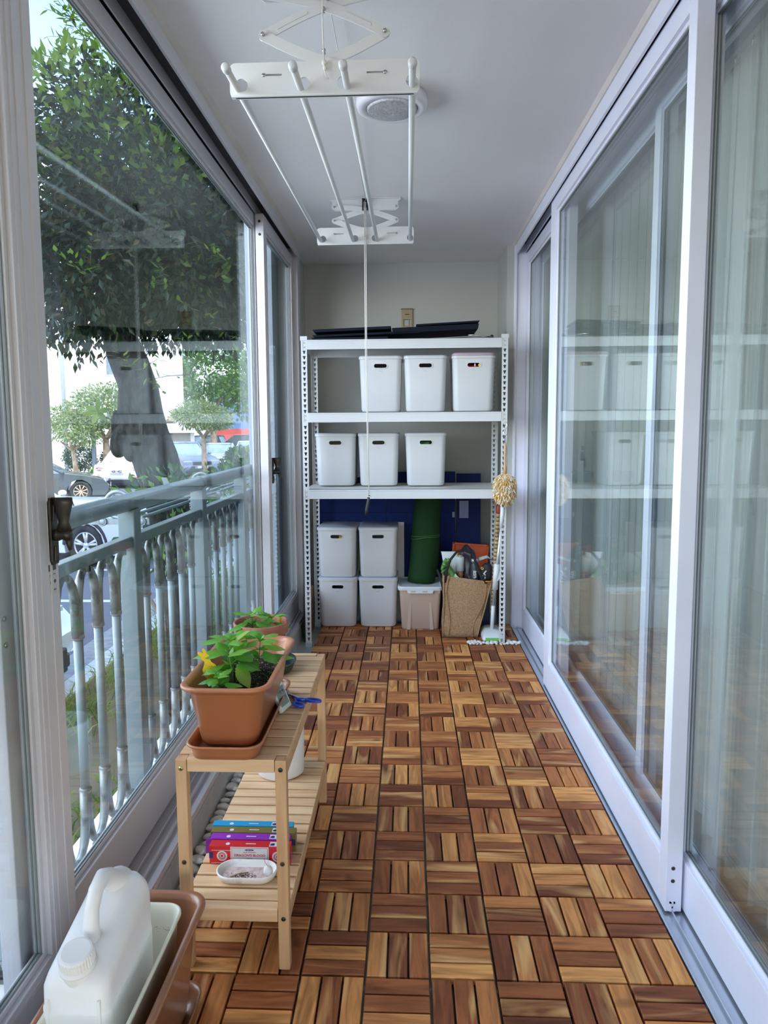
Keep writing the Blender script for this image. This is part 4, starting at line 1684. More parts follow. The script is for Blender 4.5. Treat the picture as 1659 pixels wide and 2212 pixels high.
# ------------------------------------------------------------------ trough planters
def trough(name, label, cx, y0, y1, zb, zr, w, mt, saucer_mt=None, lip=.012, taper=.80, group=None, saucer=True, sw_=None, thick=.004):
    L_ = y1 - y0
    cy = (y0 + y1) / 2
    r = thing(name, (cx, cy, zb), label, 'planter', group)
    h = zr - zb
    m = MB()
    m.smooth = True
    def R(fw, fl, rad, z):
        return rrect(cx, cy, fw, fl, rad, z, 7)
    b = zb + (.012 if saucer else 0)
    wb, lb = w * taper - lip * 2, L_ * (1 - (1 - taper) * .55) - lip * 2
    rings = [R(wb * .90, lb * .95, .028, b), R(wb, lb, .034, b + .010), R(w - 2 * lip - .012, L_ - 2 * lip - .012, .038, b + (h - (b - zb)) * .86),
             R(w - 2 * lip, L_ - 2 * lip, .040, zr - .016), R(w - lip, L_ - lip, .044, zr - .012), R(w, L_, .048, zr - .008), R(w, L_, .048, zr - .003),
             R(w - .006, L_ - .006, .046, zr), R(w - 2 * lip, L_ - 2 * lip, .040, zr - .001),
             R(w - 2 * lip - 2 * thick - .004, L_ - 2 * lip - 2 * thick - .004, .036, zr - .012),
             R(wb - 2 * thick, lb - 2 * thick, .030, b + .014)]
    m.loft(rings)
    m.build('planter_body', mt, r)
    if saucer:
        m = MB()
        m.smooth = True
        ws, ls = (sw_ or (w * .80, L_ * .985))
        m.loft([R(ws * .86, ls * .93, .03, zb + .0005), R(ws * .90, ls * .955, .032, zb + .020), R(ws * .93, ls * .97, .034, zb + .028), R(ws, ls, .038, zb + .031),
                R(ws, ls, .038, zb + .036), R(ws * .955, ls * .98, .036, zb + .0355), R(ws * .90, ls * .96, .032, zb + .026), R(ws * .84, ls * .92, .03, zb + .006)])
        m.build('saucer', saucer_mt or mt, r)
    return r


pl = trough('trough_planter', 'long terracotta-coloured trough planter with basil on the bench top', -.4680, .008, .432, .511, .676, .212, TERRA, sw_=(.176, .452), taper=.76)
m = MB()
m.box(-.498, -.462, .0145, .034, .512, .5175)
m.build('drain_notch', DARKHW, pl)
# soil
m = MB()
m.smooth = True
SZP = .622
rings = []
NS = 26
g0 = []
for i in range(NS + 1):
    row = []
    for j in range(2 * NS + 1):
        x = -.468 - .068 + .136 * i / NS
        y = .22 - .180 + .360 * j / (2 * NS)
        z = SZP + .010 * noise.noise(Vector((x * 30, y * 30, 0))) + .006 * noise.noise(Vector((x * 90, y * 90, 3)))
        row.append((x, y, z))
    g0.append(row)
m.loft(g0, False, False, closed=False)
m.build('soil', SOIL, pl)['kind'] = 'stuff'
m = MB()
rnd = random.Random(11)
for k in range(420):
    x, y = -.468 + rnd.uniform(-.064, .064), .22 + rnd.uniform(-.175, .175)
    s_ = rnd.uniform(.0006, .0018)
    z = SZP + .010 * noise.noise(Vector((x * 30, y * 30, 0))) + .006 * noise.noise(Vector((x * 90, y * 90, 3))) + s_ * .3
    m.ball((x, y, z), s_, s_, s_ * .8, 5, 4)
m.build('perlite', PERL, pl)['kind'] = 'stuff'

BASIL = leaf_mat('basil_leaf', [(0.06, 0.22, 0.03), (0.10, 0.30, 0.035), (0.15, 0.38, 0.05), (0.20, 0.42, 0.05)], .3, .28)
BASIL_Y = leaf_mat('yellowing_basil_leaf', [(0.22, 0.38, 0.05), (0.30, 0.45, 0.07)], .35, .3)
STEM = mat('green_stem', (0.10, 0.22, 0.04), .5)


def basil(name, x, y, z, h, seed, label, scale=1.0, lean=(0, 0), loc_parent=None, tiers=3, extra=()):
    rnd = random.Random(seed)
    r = thing(name, (x, y, z), label, 'plant', 'basil seedlings on the bench')
    s_ = MB()
    top = Vector((x + lean[0], y + lean[1], z + h))
    pts = [Vector((x, y, z - .02)), Vector((x + lean[0] * .3, y + lean[1] * .3, z + h * .45)), top]
    s_.tube(pts, [.0022 * scale, .0018 * scale, .0013 * scale], 7)
    lf = MB()
    lf.smooth = True
    for t in range(tiers):
        f = .35 + .65 * (t + 1) / tiers
        c = pts[0].lerp(pts[1], min(1, f * 2)) if f < .5 else pts[1].lerp(pts[2], (f - .5) * 2)
        nl = 3 if t < tiers - 1 else 6
        for k in range(nl):
            a = t * 1.57 + k * (2 * pi / nl) + rnd.uniform(-.3, .3)
            el = rnd.uniform(.05, .45) if t < tiers - 1 else rnd.uniform(.2, .8)
            d = Vector((cos(a) * cos(el), sin(a) * cos(el), sin(el)))
            st_l = .016 * scale * rnd.uniform(.5, 1.2)
            b_ = c + d * st_l
            s_.tube([c, b_], .0009 * scale, 5)
            LL = (.058 if t < tiers - 1 else .043) * scale * rnd.uniform(.8, 1.15)
            blade(lf, b_, d, (0, 0, 1), LL, LL * .74, -.45, .5, 6)
            if rnd.random() < .8:
                blade(lf, c, (d + Vector((0, 0, .9))), (0, 0, 1), LL * .45, LL * .28, -.4, .2, 6)
    s_.build('stem', STEM, r)
    lf.build('leaves', BASIL, r)
    if extra:
        e = MB()
        e.smooth = True
        for (bp_, d_, LL, ww) in extra:
            blade(e, bp_, d_, (0, -.3, 1), LL, ww, -.2, .3, 6)
        e.build('yellowing_leaf', BASIL_Y, r)
    return r


basil('basil_plant', -.494, .100, SZP, .050, 1, 'small basil seedling nearest the front rim of the trough planter', .85, tiers=2, lean=(-.004, -.01))
basil('basil_plant', -.474, .150, SZP, .085, 2, 'basil plant with one big yellow-green leaf in the middle of the trough', 1.05, lean=(-.01, .0),
      extra=(((-.462, .138, .690), (.6, -.5, -.55), .064, .036),))
basil('basil_plant', -.486, .205, SZP, .105, 4, 'tallest basil plant in the trough planter beside the yellow stake', 1.15, lean=(-.006, 0),
      extra=(((-.49, .21, .725), (.4, -.2, .5), .058, .036),))
basil('basil_plant', -.436, .250, SZP, .090, 5, 'basil plant leaning over the window-far side rim of the trough', 1.05, lean=(.005, .01),
      extra=(((-.425, .255, .70), (1, .1, .05), .06, .03),))

# yellow bunny stake
YEL = mat('yellow_card', (0.86, 0.56, 0.02), .45, var=.03)


def bunny(nm, o3, s_, tilt, label, yaw=0.0):
    """flat rabbit silhouette: long ears, head, round back, spike"""
    pts = [(-.3, 0), (-.55, .35), (-.62, .8), (-.45, 1.2), (-.42, 1.45), (-.62, 1.62), (-.66, 1.84), (-.9, 2.15), (-.86, 2.28), (-.62, 2.2),
           (-.46, 2.1), (-.52, 2.4), (-.40, 2.52), (-.26, 2.35), (-.20, 2.05), (.02, 1.85), (.02, 1.6), (.12, 1.35), (.42, 1.1), (.56, .7), (.5, .3), (.34, 0)]
    m_ = MB()
    m_.prism([(px * s_, pz * s_) for px, pz in pts], 'xz', -.0008, .0008)
    m_.prism([(-.15 * s_, .1 * s_), (.15 * s_, .1 * s_), (0, -1.2 * s_)], 'xz', -.0007, .0007)
    o_ = m_.build(nm, YEL, None)
    o_.location = o3
    o_.rotation_euler = (radians(tilt[0]), radians(tilt[1]), radians(yaw))
    tag(o_, label, 'plant stake')
    k_ = MB()
    rr = random.Random(9)
    for q in range(14):
        k_.ball((rr.uniform(-.4, .4) * s_, -.0011, rr.uniform(.15, 1.3) * s_), .0007, .0005, .0007, 5, 4)
    k_.build('dark_speck', BLACKPL, o_, origin=(0, 0, 0))
    return o_


bunny('rabbit_stake', (-.5300, .150, .650), .0310, (0, -3), 'yellow rabbit-shaped stake in the trough planter by the basil', 12)
bunny('rabbit_stake', (-.455, .660, .622), .021, (0, 22), 'yellow rabbit-shaped stake in the round clay pot, seen edge-on', 68)

# round clay pot with saucer
cp = thing('round_clay_pot', (-.510, .650, .524), 'round terracotta clay pot standing in a green saucer behind the trough', 'plant pot')
m = MB().lathe([(.050, .524), (.056, .526), (.072, .618), (.079, .620), (.084, .624), (.0855, .655), (.083, .658), (.079, .656), (.074, .622), (.070, .612)], -.510, .650, 48)
m.build('pot_body', CLAY, cp)
m = MB().lathe([(.0715, .617), (.05, .620), (.03, .6185), (.01, .621)], -.510, .650, 28)
m.build('soil', SOIL, cp)['kind'] = 'stuff'
ds = thing('round_saucer', (-.492, .630, .511), 'dark green round plastic saucer under the clay pot', 'saucer')
m = MB().lathe([(.070, .5105), (.082, .513), (.092, .537), (.095, .540), (.095, .543), (.091, .5425), (.086, .535), (.078, .5185), (.02, .5175)], -.492, .620, 44)
m.build('saucer_dish', DGREEN, ds)
m = MB().lathe([(.074, .5180), (.05, .5195), (.02, .5200), (.004, .5202)], -.492, .620, 28)
m.build('dried_silt', mat('dried_silt', (0.26, 0.22, 0.20), .9, var=.3, vs=40), ds)
basil('basil_plant', -.530, .625, .620, .060, 8, 'basil seedling at the left in the round clay pot', .95, tiers=3, lean=(0, -.02))
basil('basil_plant', -.487, .655, .620, .045, 9, 'basil seedling in the round clay pot next to the yellow stake', .9, tiers=2, lean=(.01, 0))

# weather clock
tc_ = thing('digital_thermometer', (-.395, .305, .511), 'small grey-white digital thermometer on its fold-out stand on the bench', 'thermometer')
PLW = mat('grey_white_plastic', (0.60, 0.64, 0.62), .4)
R1 = Matrix.Rotation(radians(-16), 3, 'Z') @ Matrix.Rotation(radians(-24), 3, 'Y')
c = Vector((-.3885, .306, .5445))
MB().obox(c, .0085, .058, .070, R1).build('case', PLW, tc_, bevel=.002)
MB().obox(c + R1 @ Vector((.0047, 0, .002)), .0012, .044, .050, R1).build('display', mat('lcd_grey', (0.16, 0.18, 0.16), .2), tc_)
dd = MB()
for (a, b_, w, h) in ((-.008, .013, .016, .010), (.010, .013, .008, .008), (-.008, -.004, .016, .010), (.010, -.004, .008, .008)):
    dd.obox(c + R1 @ Vector((.0055, a, b_ + .002)), .0005, w, .0022, R1)
    dd.obox(c + R1 @ Vector((.0055, a + w * .4, b_)), .0005, .002, h, R1)
dd.build('display_digits', BLACKPL, tc_)
st_ = MB()
for s_ in (-1, 1):
    st_.tube([c + R1 @ Vector((-.005, s_ * .016, -.004)), Vector((-.4235, .300 + s_ * .018, .5125))], .0016, 6)
st_.tube([Vector((-.4235, .282, .5125)), Vector((-.4235, .318, .5125))], .0016, 6)
st_.build('fold_out_stand', PLW, tc_)
# small terracotta shard leaning behind
sh = MB()
sh.smooth = True
sh.loft([[(-.407 + .014 * cos(a) * s_, .372 + .010 * sin(a) * s_, z) for a in [2 * pi * q / 16 for q in range(16)]] for z, s_ in ((.5115, .9), (.52, 1.1), (.545, 1.25), (.553, 1.1), (.546, .9), (.53, .6))])
o = sh.build('small_clay_cup', CLAY, None, origin=(-.407, .372, .5115))
tag(o, 'tiny terracotta cup between the thermometer and trough planter', 'cup')

# scissors
sc_ = thing('scissors', (-.36, .37, .5115), 'open scissors with bright blue plastic handles on the bench edge', 'scissors')
def P3(x, y, z=.5145):
    return Vector((x, y, z))
pv = P3(-.379, .400)
for k, (tip, hx) in enumerate((((-.418, .470), (-.348, .350)), ((-.412, .476), (-.335, .366)))):
    d = Vector((pv.x - tip[0], pv.y - tip[1], 0)).normalized()
    s_ = Vector((-d.y, d.x, 0))
    t0 = P3(*tip)
    h0 = P3(*hx)
    z_ = .0128 + .0016 * k
    b = MB()
    pts = [t0, pv - s_ * .005 - d * .004, h0 - s_ * .003, h0 + s_ * .003, pv + s_ * .005]
    b.prism([(p_.x, p_.y) for p_ in pts], 'xy', .500 + z_, .500 + z_ + .0014)
    b.build('blade', CHROME, sc_)
b = MB().lathe([(.0028, .5125), (.0028, .5166), (.001, .517)], pv.x, pv.y, 12)
b.build('pivot_screw', SCREW, sc_)
BLUEP = mat('bright_blue_plastic', (0.012, 0.055, 0.52), .3, coat=.3)
b = MB()
def loopring(cx, cy, a, b_, rot, rr, z=.5165):
    pts = []
    for q in range(28):
        t = 2 * pi * q / 28
        u, w = a * cos(t), b_ * sin(t)
        pts.append((cx + u * cos(rot) - w * sin(rot), cy + u * sin(rot) + w * cos(rot), z))
    b.tube(pts, rr, 10, loop=True)
loopring(-.3455, .326, .0165, .0095, radians(-38), .0042)
loopring(-.309, .3565, .021, .0085, radians(-14), .0040)
b.tube([(-.372, .385, .5165), (-.352, .362, .5165), (-.331, .360, .5165)], [.0032, .0055, .005], 10)
b.tube([(-.366, .380, .5165), (-.357, .350, .5165), (-.354, .340, .5165)], [.0030, .005, .004], 10)
b.build('blue_handle', BLUEP, sc_)

# white cylinder bin on the lower tier
wc = thing('white_plant_pot', (-.464, .690, .151), 'plain white cylindrical pot on the far end of the lower bench tier', 'pot')
m = MB().lathe([(.050, .1515), (.068, .152), (.074, .156), (.0765, .30), (.0765, .315), (.073, .316), (.070, .300), (.068, .165)], -.462, .680, 48)
m.build('pot_body', mat('matte_white', (0.80, 0.80, 0.80), .5), wc)

# incense boxes
def incense(name, y0, h, dpt, col, label, x0, x1, z0=.151, turn=0, panel=None, txt=None):
    cx, cy = (x0 + x1) / 2, y0 + dpt / 2
    r = thing(name, (cx, cy, z0), label, 'incense box', 'incense boxes on the lower bench tier')
    L_ = x1 - x0
    hw = L_ / 2
    box_m = mat('card_' + name + str(round(col[0], 2)) + str(round(col[2], 2)), col, .35, var=.05)
    b = MB().box(cx - hw, cx + hw, cy - dpt / 2, cy + dpt / 2, z0, z0 + h)
    b.build('carton', box_m, r, bevel=.0008)
    yf = cy - dpt / 2
    pale = mat('pale_card', (0.62, 0.62, 0.66), .5)
    navy = mat('navy_ink', (0.02, 0.02, 0.12), .5)
    for s_ in (-1, 1):
        MB().box(cx + s_ * hw * .955 - .005, cx + s_ * hw * .955 + .0052, yf - .0003, yf + .0001, z0 + h * .32, z0 + h * .66).build('navy_badge', navy, r)
    MB().box(cx + .052, cx + .062, cy - dpt * .3, cy, z0 + h, z0 + h + .0003).build('navy_badge', navy, r)
    e = MB()
    e.box(cx - .012, cx + .014, cy - .003, cy, z0 + h, z0 + h + .0003)
    for s_ in (-1, 1):
        e.prism(circle2(cx + s_ * .058, cy - .003, .0055, 14), 'xy', z0 + h, z0 + h + .0002)
    e.box(cx + .050, cx + .078, cy - dpt * .42, cy + dpt * .3, z0 + h, z0 + h + .0002)
    e.build('top_print', pale, r)
    return r, cx, yf, z0, h, pale, navy


RED = (0.55, 0.012, 0.02)
r, cx, yf, z0, h, pale, navy = incense('incense_box', .180, .048, .028, RED, 'red incense box with a pale title panel and round seals, front of the row', -.558, -.350)
MB().box(cx - .049, cx + .049, yf - .0004, yf + .0001, z0 + .009, z0 + h - .0015).build('label_panel', mat('panel_white', (0.66, 0.65, 0.66), .5), r)
MB().box(cx - .0465, cx + .0465, yf - .0006, yf - .0003, z0 + .011, z0 + h - .0035).build('panel_border', mat('panel_red', (0.45, .03, .04), .5), r)
MB().box(cx - .0455, cx + .0455, yf - .0008, yf - .0005, z0 + .012, z0 + h - .0045).build('panel_field', mat('panel_grey', (0.58, 0.58, 0.58), .5), r)
INKR = mat('red_ink', (0.50, 0.03, 0.04), .5)
text_mesh("DRAGON'S BLOOD", 'title_lettering', .0082, INKR, r, (cx, yf - .0010, z0 + .0245), sx=1.12, depth=.0002, bold=.0002)
text_mesh("NAG CHAMPA", 'small_lettering', .0042, INKR, r, (cx, yf - .0010, z0 + .0325), sx=1.15, depth=.0002)
text_mesh("INCENSE", 'small_lettering', .0034, mat('faint_red_ink', (0.50, 0.30, 0.30), .5), r, (cx, yf - .0010, z0 + .0168), sx=1.2, depth=.0002)
e = MB()
e.prism([(cx + .011 * cos(2 * pi * q / 16) * (1.0 if q % 8 else 1.15), z0 + .0390 + .0026 * sin(2 * pi * q / 16)) for q in range(16)], 'xz', yf - .0010, yf - .0007)
e.build('oval_logo', navy, r)
text_mesh("SATYA", 'logo_lettering', .0040, pale, r, (cx, yf - .0013, z0 + .0389), depth=.0001)
for s_ in (-1, 1):
    sx_ = cx + s_ * .071
    e = MB()
    ring_o, ring_i = circle2(sx_, z0 + .022, .0135, 30), circle2(sx_, z0 + .022, .0098, 30)
    e.loft([[(a, yf - .0003, b_) for a, b_ in ring_o], [(a, yf - .0006, b_) for a, b_ in ring_o], [(a, yf - .0006, b_) for a, b_ in ring_i], [(a, yf - .0003, b_) for a, b_ in ring_i]], False, False)
    for q in range(12):
        t = 2 * pi * q / 12
        e.obox((sx_ + .0078 * cos(t), yf - .0004, z0 + .022 + .0078 * sin(t)), .0022, .0003, .0016, Matrix.Rotation(-t, 3, 'Y'))
    ring_o, ring_i = circle2(sx_, z0 + .022, .0056, 20), circle2(sx_, z0 + .022, .0036, 20)
    e.loft([[(a, yf - .0003, b_) for a, b_ in ring_o], [(a, yf - .0006, b_) for a, b_ in ring_o], [(a, yf - .0006, b_) for a, b_ in ring_i], [(a, yf - .0003, b_) for a, b_ in ring_i]], False, False)
    e.build('seal_print', pale, r)
e = MB()
for k in range(14):
    xx = cx - .098 + k * .0036
    e.box(xx, xx + .0024, yf - .0003, yf + .0001, z0 + .002, z0 + .0036)
    e.box(xx + .001, xx + .003, yf - .0003, yf + .0001, z0 + .0355, z0 + .0375)
    e.box(cx + .054 + k * .0034, cx + .0562 + k * .0034, yf - .0003, yf + .0001, z0 + .002, z0 + .0036)
e.build('edge_lettering', pale, r)
r2 = incense('incense_box', .211, .050, .026, (0.25, 0.02, 0.36), 'purple incense box standing directly behind the red one', -.563, -.356)[0]
b = MB()
b.prism([(-.563, .160), (-.577, .157), (-.575, .198), (-.563, .199)], 'xz', .213, .214)
b.prism([(-.563, .160), (-.572, .166), (-.572, .19), (-.563, .196)], 'xz', .234, .235)
b.build('open_flap', mat('purple_flap', (0.22, 0.03, 0.32), .4), r2)
incense('incense_box', .240, .051, .026, (0.17, 0.13, 0.03), 'olive gold incense box between the purple and blue ones', -.570, -.346)
incense('incense_box', .269, .052, .024, (0.01, 0.27, 0.50), 'turquoise blue incense box at the back of the row', -.573, -.357)

# oval dish
od = thing('oval_incense_dish', (-.452, .134, .151), 'white oval stone dish with incense ash on the lower bench tier', 'dish')
def oval(cx, cy, w, d, z, n=44):
    pts = []
    r = d / 2
    for k in range(n // 2 + 1):
        a = -pi / 2 + pi * k / (n // 2)
        pts.append((cx + w / 2 - r + r * cos(a), cy + r * sin(a), z))
    for k in range(n // 2 + 1):
        a = pi / 2 + pi * k / (n // 2)
        pts.append((cx - w / 2 + r + r * cos(a), cy + r * sin(a), z))
    return pts
m = MB()
m.smooth = True
m.loft([oval(-.450, .132, w, d, z) for w, d, z in ((.125, .058, .1505), (.140, .071, .154), (.150, .079, .166), (.151, .080, .170), (.147, .076, .1715), (.143, .072, .170), (.137, .066, .1595), (.125, .055, .157))])
m.build('dish_body', mat('ceramic_white', (0.74, 0.72, 0.68), .5, vs=30, dirt=(.55, .47, .42)), od)
m = MB()
m.loft([oval(-.450, .132, .126, .056, .1572), oval(-.450, .132, .110, .045, .1582)])
m.build('ash', mat('pinkish_ash', (0.55, 0.44, 0.40), .95, var=.25, vs=90), od)['kind'] = 'stuff'
m = MB()
rnd = random.Random(21)
for k in range(120):
    a, rr = rnd.uniform(0, 2 * pi), rnd.random() ** .7
    x, y = -.463 + .040 * rr * cos(a), .120 + .014 * rr * sin(a)
    d = Vector((rnd.uniform(-1, 1), rnd.uniform(-1, 1), rnd.uniform(-.1, .3))).normalized()
    L_ = rnd.uniform(.001, .005)
    m.tube([Vector((x, y, .1588)), Vector((x, y, .1588)) + d * L_], .0005, 4)
m.build('ash_crumb', mat('dark_ash_crumb', (0.10, 0.045, 0.03), .9), od)['kind'] = 'stuff'
tw = MB().tube([(-.487, .116, .1595), (-.470, .124, .1620), (-.446, .131, .1615)], .0013, 7)
o = tw.build('incense_stub', mat('olive_stick', (0.30, 0.20, 0.05), .8), None, origin=(-.466, .124, .159))
tag(o, 'burnt golden-brown stub lying across the ash in the oval dish', 'incense stub')
m = MB().ball((-.396, .126, .1705), .0120, .0095, .0135, 18, 12)
o = m.build('stick_holder_stone', PEBBLE, None, origin=(-.396, .126, .158))
tag(o, 'upright white pebble holding a thin incense stick in the oval dish', 'stone holder')
m = MB().tube([(-.395, .124, .182), (-.402, .122, .194), (-.4045, .121, .206)], .0006, 6)
m.build('incense_stick', mat('thin_stick', (0.42, 0.26, 0.10), .7), o)

# ------------------------------------------------------------------ floor planter, tray and jug, near corner
fp = trough('floor_planter', 'large glossy brown trough planter on the deck in the near left corner', -.5930, -.800, -.060, .001, .245, .215, TERRA2, sw_=(.185, .72), taper=.80, lip=.014)
it = thing('cream_tray', (-.600, -.45, .10), 'cream-white deep rectangular tray set inside the brown floor planter', 'tray')
m = MB()
m.smooth = True
def R2(w, l, rad, z):
    return rrect(-.6030, -.445, w, l, rad, z, 7)
m.loft([R2(.12, .55, .02, .030), R2(.128, .58, .025, .036), R2(.146, .635, .030, .238), R2(.152, .645, .032, .243), R2(.158, .655, .034, .247), R2(.158, .655, .034, .253), R2(.152, .649, .032, .256),
        R2(.146, .641, .030, .252), R2(.139, .628, .028, .235), R2(.122, .575, .022, .060)])
m.build('tray_body', CREAM, it)
m = MB()
rnd = random.Random(31)
for k in range(170):
    a = rnd.uniform(-.058, .058)
    yy = rnd.uniform(-.5, -.15)
    m.ball((-.603 + a, yy, .0608), rnd.uniform(.0004, .0013), rnd.uniform(.0004, .001), .0004, 5, 4)
for k in range(60):
    a = rnd.uniform(-.060, .060)
    m.ball((-.603 + a, -.1395 - .0012, rnd.uniform(.205, .215)), rnd.uniform(.0005, .0015), .0005, .0005, 5, 4)
m.build('dirt_speck', mat('dirt_speck', (0.10, 0.08, 0.06), .9), it)['kind'] = 'stuff'

jg = thing('plastic_jug', (-.625, -.30, .075), 'white translucent plastic jug with a ribbed screw cap standing in the cream tray', 'jug')
JX, JY = -.622, -.345        # body axis
JW, JL = .120, .225
m = MB()
m.smooth = True
yb0, yb1 = -.425, -.195
cyj = (yb0 + yb1) / 2
LJ = yb1 - yb0
def JR(w, y0, y1, rad, z0_, z1_=None, n=5):
    """body ring, may slope along y"""
    z1_ = z0_ if z1_ is None else z1_
    out = []
    for (px, py, pz) in rrect(JX, (y0 + y1) / 2, w, y1 - y0, rad, 0, n):
        t = (py - y0) / (y1 - y0)
        out.append((px, py, z0_ * (1 - t) + z1_ * t))
    return out
m.loft([JR(.100, yb0 + .01, yb1 - .01, .02, .066), JR(.118, yb0, yb1, .022, .074), JR(.120, yb0, yb1, .022, .20),
        JR(.121, yb0 - .001, yb1 + .001, .022, .262), JR(.121, yb0 - .001, yb1 + .001, .022, .266), JR(.118, yb0 + .001, yb1, .022, .268, .270),
        JR(.118, yb0 + .002, yb1, .022, .300, .345), JR(.110, yb0 + .008, yb1 - .003, .022, .313, .365), JR(.088, yb0 + .022, yb1 - .010, .020, .326, .382), JR(.04, yb0 + .05, yb1 - .030, .010, .334, .386)])
m.build('jug_body', JUGW, jg)
m = MB()
for dx in (-.045, .045):
    m.box(JX + dx - .003, JX + dx + .003, yb0 - .0015, yb0 + .004, .08, .29)
m.build('corner_rib', JUGW, jg, bevel=.001)
m = MB()
# moulded handle, a fat arch over the body
m.smooth = True
m.tube([(JX, -.395 + .055, .330), (JX, -.345, .362), (JX, -.338, .395), (JX, -.318, .418), (JX, -.288, .424), (JX, -.262, .405), (JX, -.243, .386), (JX, -.222, .372), (JX, -.21, .36)],
       [.017, .0145, .0130, .0135, .015, .018, .022, .027, .028], 14)
m.build('jug_handle', JUGW, jg)
m = MB()
AX = Matrix.Rotation(radians(12), 3, 'X')
cc = Vector((JX - .002, -.392, .322))
def disc_ring(r_, h_, n=40, rip=0):
    return [tuple(cc + AX @ Vector(((r_ + (rip if q % 2 else 0)) * cos(2 * pi * q / n), (r_ + (rip if q % 2 else 0)) * sin(2 * pi * q / n), h_))) for q in range(n)]
m.smooth = True
m.loft([disc_ring(.030, -.012), disc_ring(.0275, .004), disc_ring(.0275, .008), disc_ring(.0315, .009), disc_ring(.0315, .014), disc_ring(.0275, .015), disc_ring(.0275, .018)])
m.build('jug_neck', JUGW, jg)
m = MB()
m.loft([disc_ring(.0290, .019, 72, .0012), disc_ring(.0290, .037, 72, .0012), disc_ring(.0275, .0405, 72), disc_ring(.024, .0415, 72), disc_ring(.004, .0412, 72)])
m.build('screw_cap', JUGW, jg)

# ------------------------------------------------------------------ pebbles
def pebble_field(spots, grp, lb, seed):
    rnd = random.Random(seed)
    base = None
    protos = []
    for k in range(6):
        m_ = MB()
        m_.ball((0, 0, 0), 1, rnd.uniform(.62, .85), rnd.uniform(.45, .62), 18, 11)
        m_.v = [tuple(Vector(v) * (1 + .10 * noise.noise(Vector(v) * 1.3 + Vector((k * 5, 0, 0))))) for v in m_.v]
        me_o = m_.build('pebble', PEBBLE)
        protos.append(me_o.data)
        bpy.data.objects.remove(me_o)
    for (x, y, z, s_) in spots:
        o_ = bpy.data.objects.new('pebble', rnd.choice(protos))
        COL.objects.link(o_)
        o_.location = (x, y, z)
        o_.scale = (s_, s_, s_ * rnd.uniform(.85, 1.1))
        o_.rotation_euler = (rnd.uniform(-.35, .35), rnd.uniform(-.35, .35), rnd.uniform(0, 6.28))
        tag(o_, lb, 'pebble', grp)


rnd = random.Random(17)
sp_ = []
yy = .02
row = 0
while yy < 1.02:
    x = -.684 + rnd.uniform(-.002, .006)
    s_ = rnd.uniform(.017, .024)
    x += .004
    sp_.append((x, yy, -.030 + s_ * .50, s_))
    if rnd.random() < .8:
        s2 = rnd.uniform(.014, .020)
        sp_.append((x + .036 + rnd.uniform(-.004, .010), yy + rnd.uniform(-.012, .012), -.030 + s2 * .5, s2))
    if rnd.random() < .5:
        s2 = rnd.uniform(.010, .014)
        sp_.append((x + rnd.uniform(.004, .026), yy + .012, -.030 + s_ + s2 * .35, s2))
    yy += rnd.uniform(.038, .050)
pebble_field(sp_, 'pebbles along the window wall', 'smooth white pebble in the gap between window wall and deck', 18)
sp_ = []
x = .305
while x < .596:
    s_ = rnd.uniform(.0135, .0185)
    if not (.476 < x < .520):
        sp_.append((x, 2.560 + rnd.uniform(-.004, .008), s_ * .52, s_))
    if rnd.random() < .55:
        s2 = rnd.uniform(.008, .012)
        sp_.append((x + .006, 2.548 + rnd.uniform(-.004, .002), s2 * .5, s2))
    x += rnd.uniform(.019, .027)
for (a, b_, c, d) in ((.325, 2.592, .006, .012), (.338, 2.582, .013, .011), (.548, 2.59, .006, .012), (.566, 2.585, .006, .012), (.535, 2.595, .012, .011)):
    sp_.append((a, b_, c, d))
pebble_field(sp_, 'pebbles at the foot of the right shelving post', 'bright white pebble in the line across the deck below the right post', 19)

# ------------------------------------------------------------------ ceiling lamp
cl = thing('ceiling_lamp', (-.100, .985, 2.36), 'round white flush ceiling lamp with a ribbed glass dish', 'ceiling lamp')
m = MB().lathe([(.118, 2.3598), (.120, 2.335), (.117, 2.323), (.108, 2.318), (.088, 2.319), (.086, 2.326), (.086, 2.345)], -.100, .995, 56)
m.build('lamp_housing', mat('lamp_white', (0.82, 0.80, 0.84), .35, var=.01), cl)
m = MB()
prof = [(.086, 2.322), (.082, 2.316)]
k = 0
r_ = .078
while r_ > .004:
    zc = 2.306 + (r_ / .078) ** 2 * .008
    prof.append((r_, zc - .0012))
    prof.append((r_ - .003, zc + .0012))
    r_ -= .0065
m.lathe(prof, -.100, .995, 64)
m.build('ribbed_glass', mat('ribbed_lamp_glass', (0.66, 0.65, 0.68), .15, metal=.2, var=.25, vs=120, bump=.6, bs=900), cl)

# ------------------------------------------------------------------ ceiling drying rack
rk = thing('ceiling_drying_rack', (-.2525, 1.2, 2.36), 'white pulley clothes drying rack with four rods hanging from the ceiling', 'drying rack')
RX0, RX1 = -.487, -.018
XC = (RX0 + RX1) / 2
ENDS = ((.325, 2.073), (2.045, 2.139))
ROD_X = (-.468, -.312, -.196, -.036)


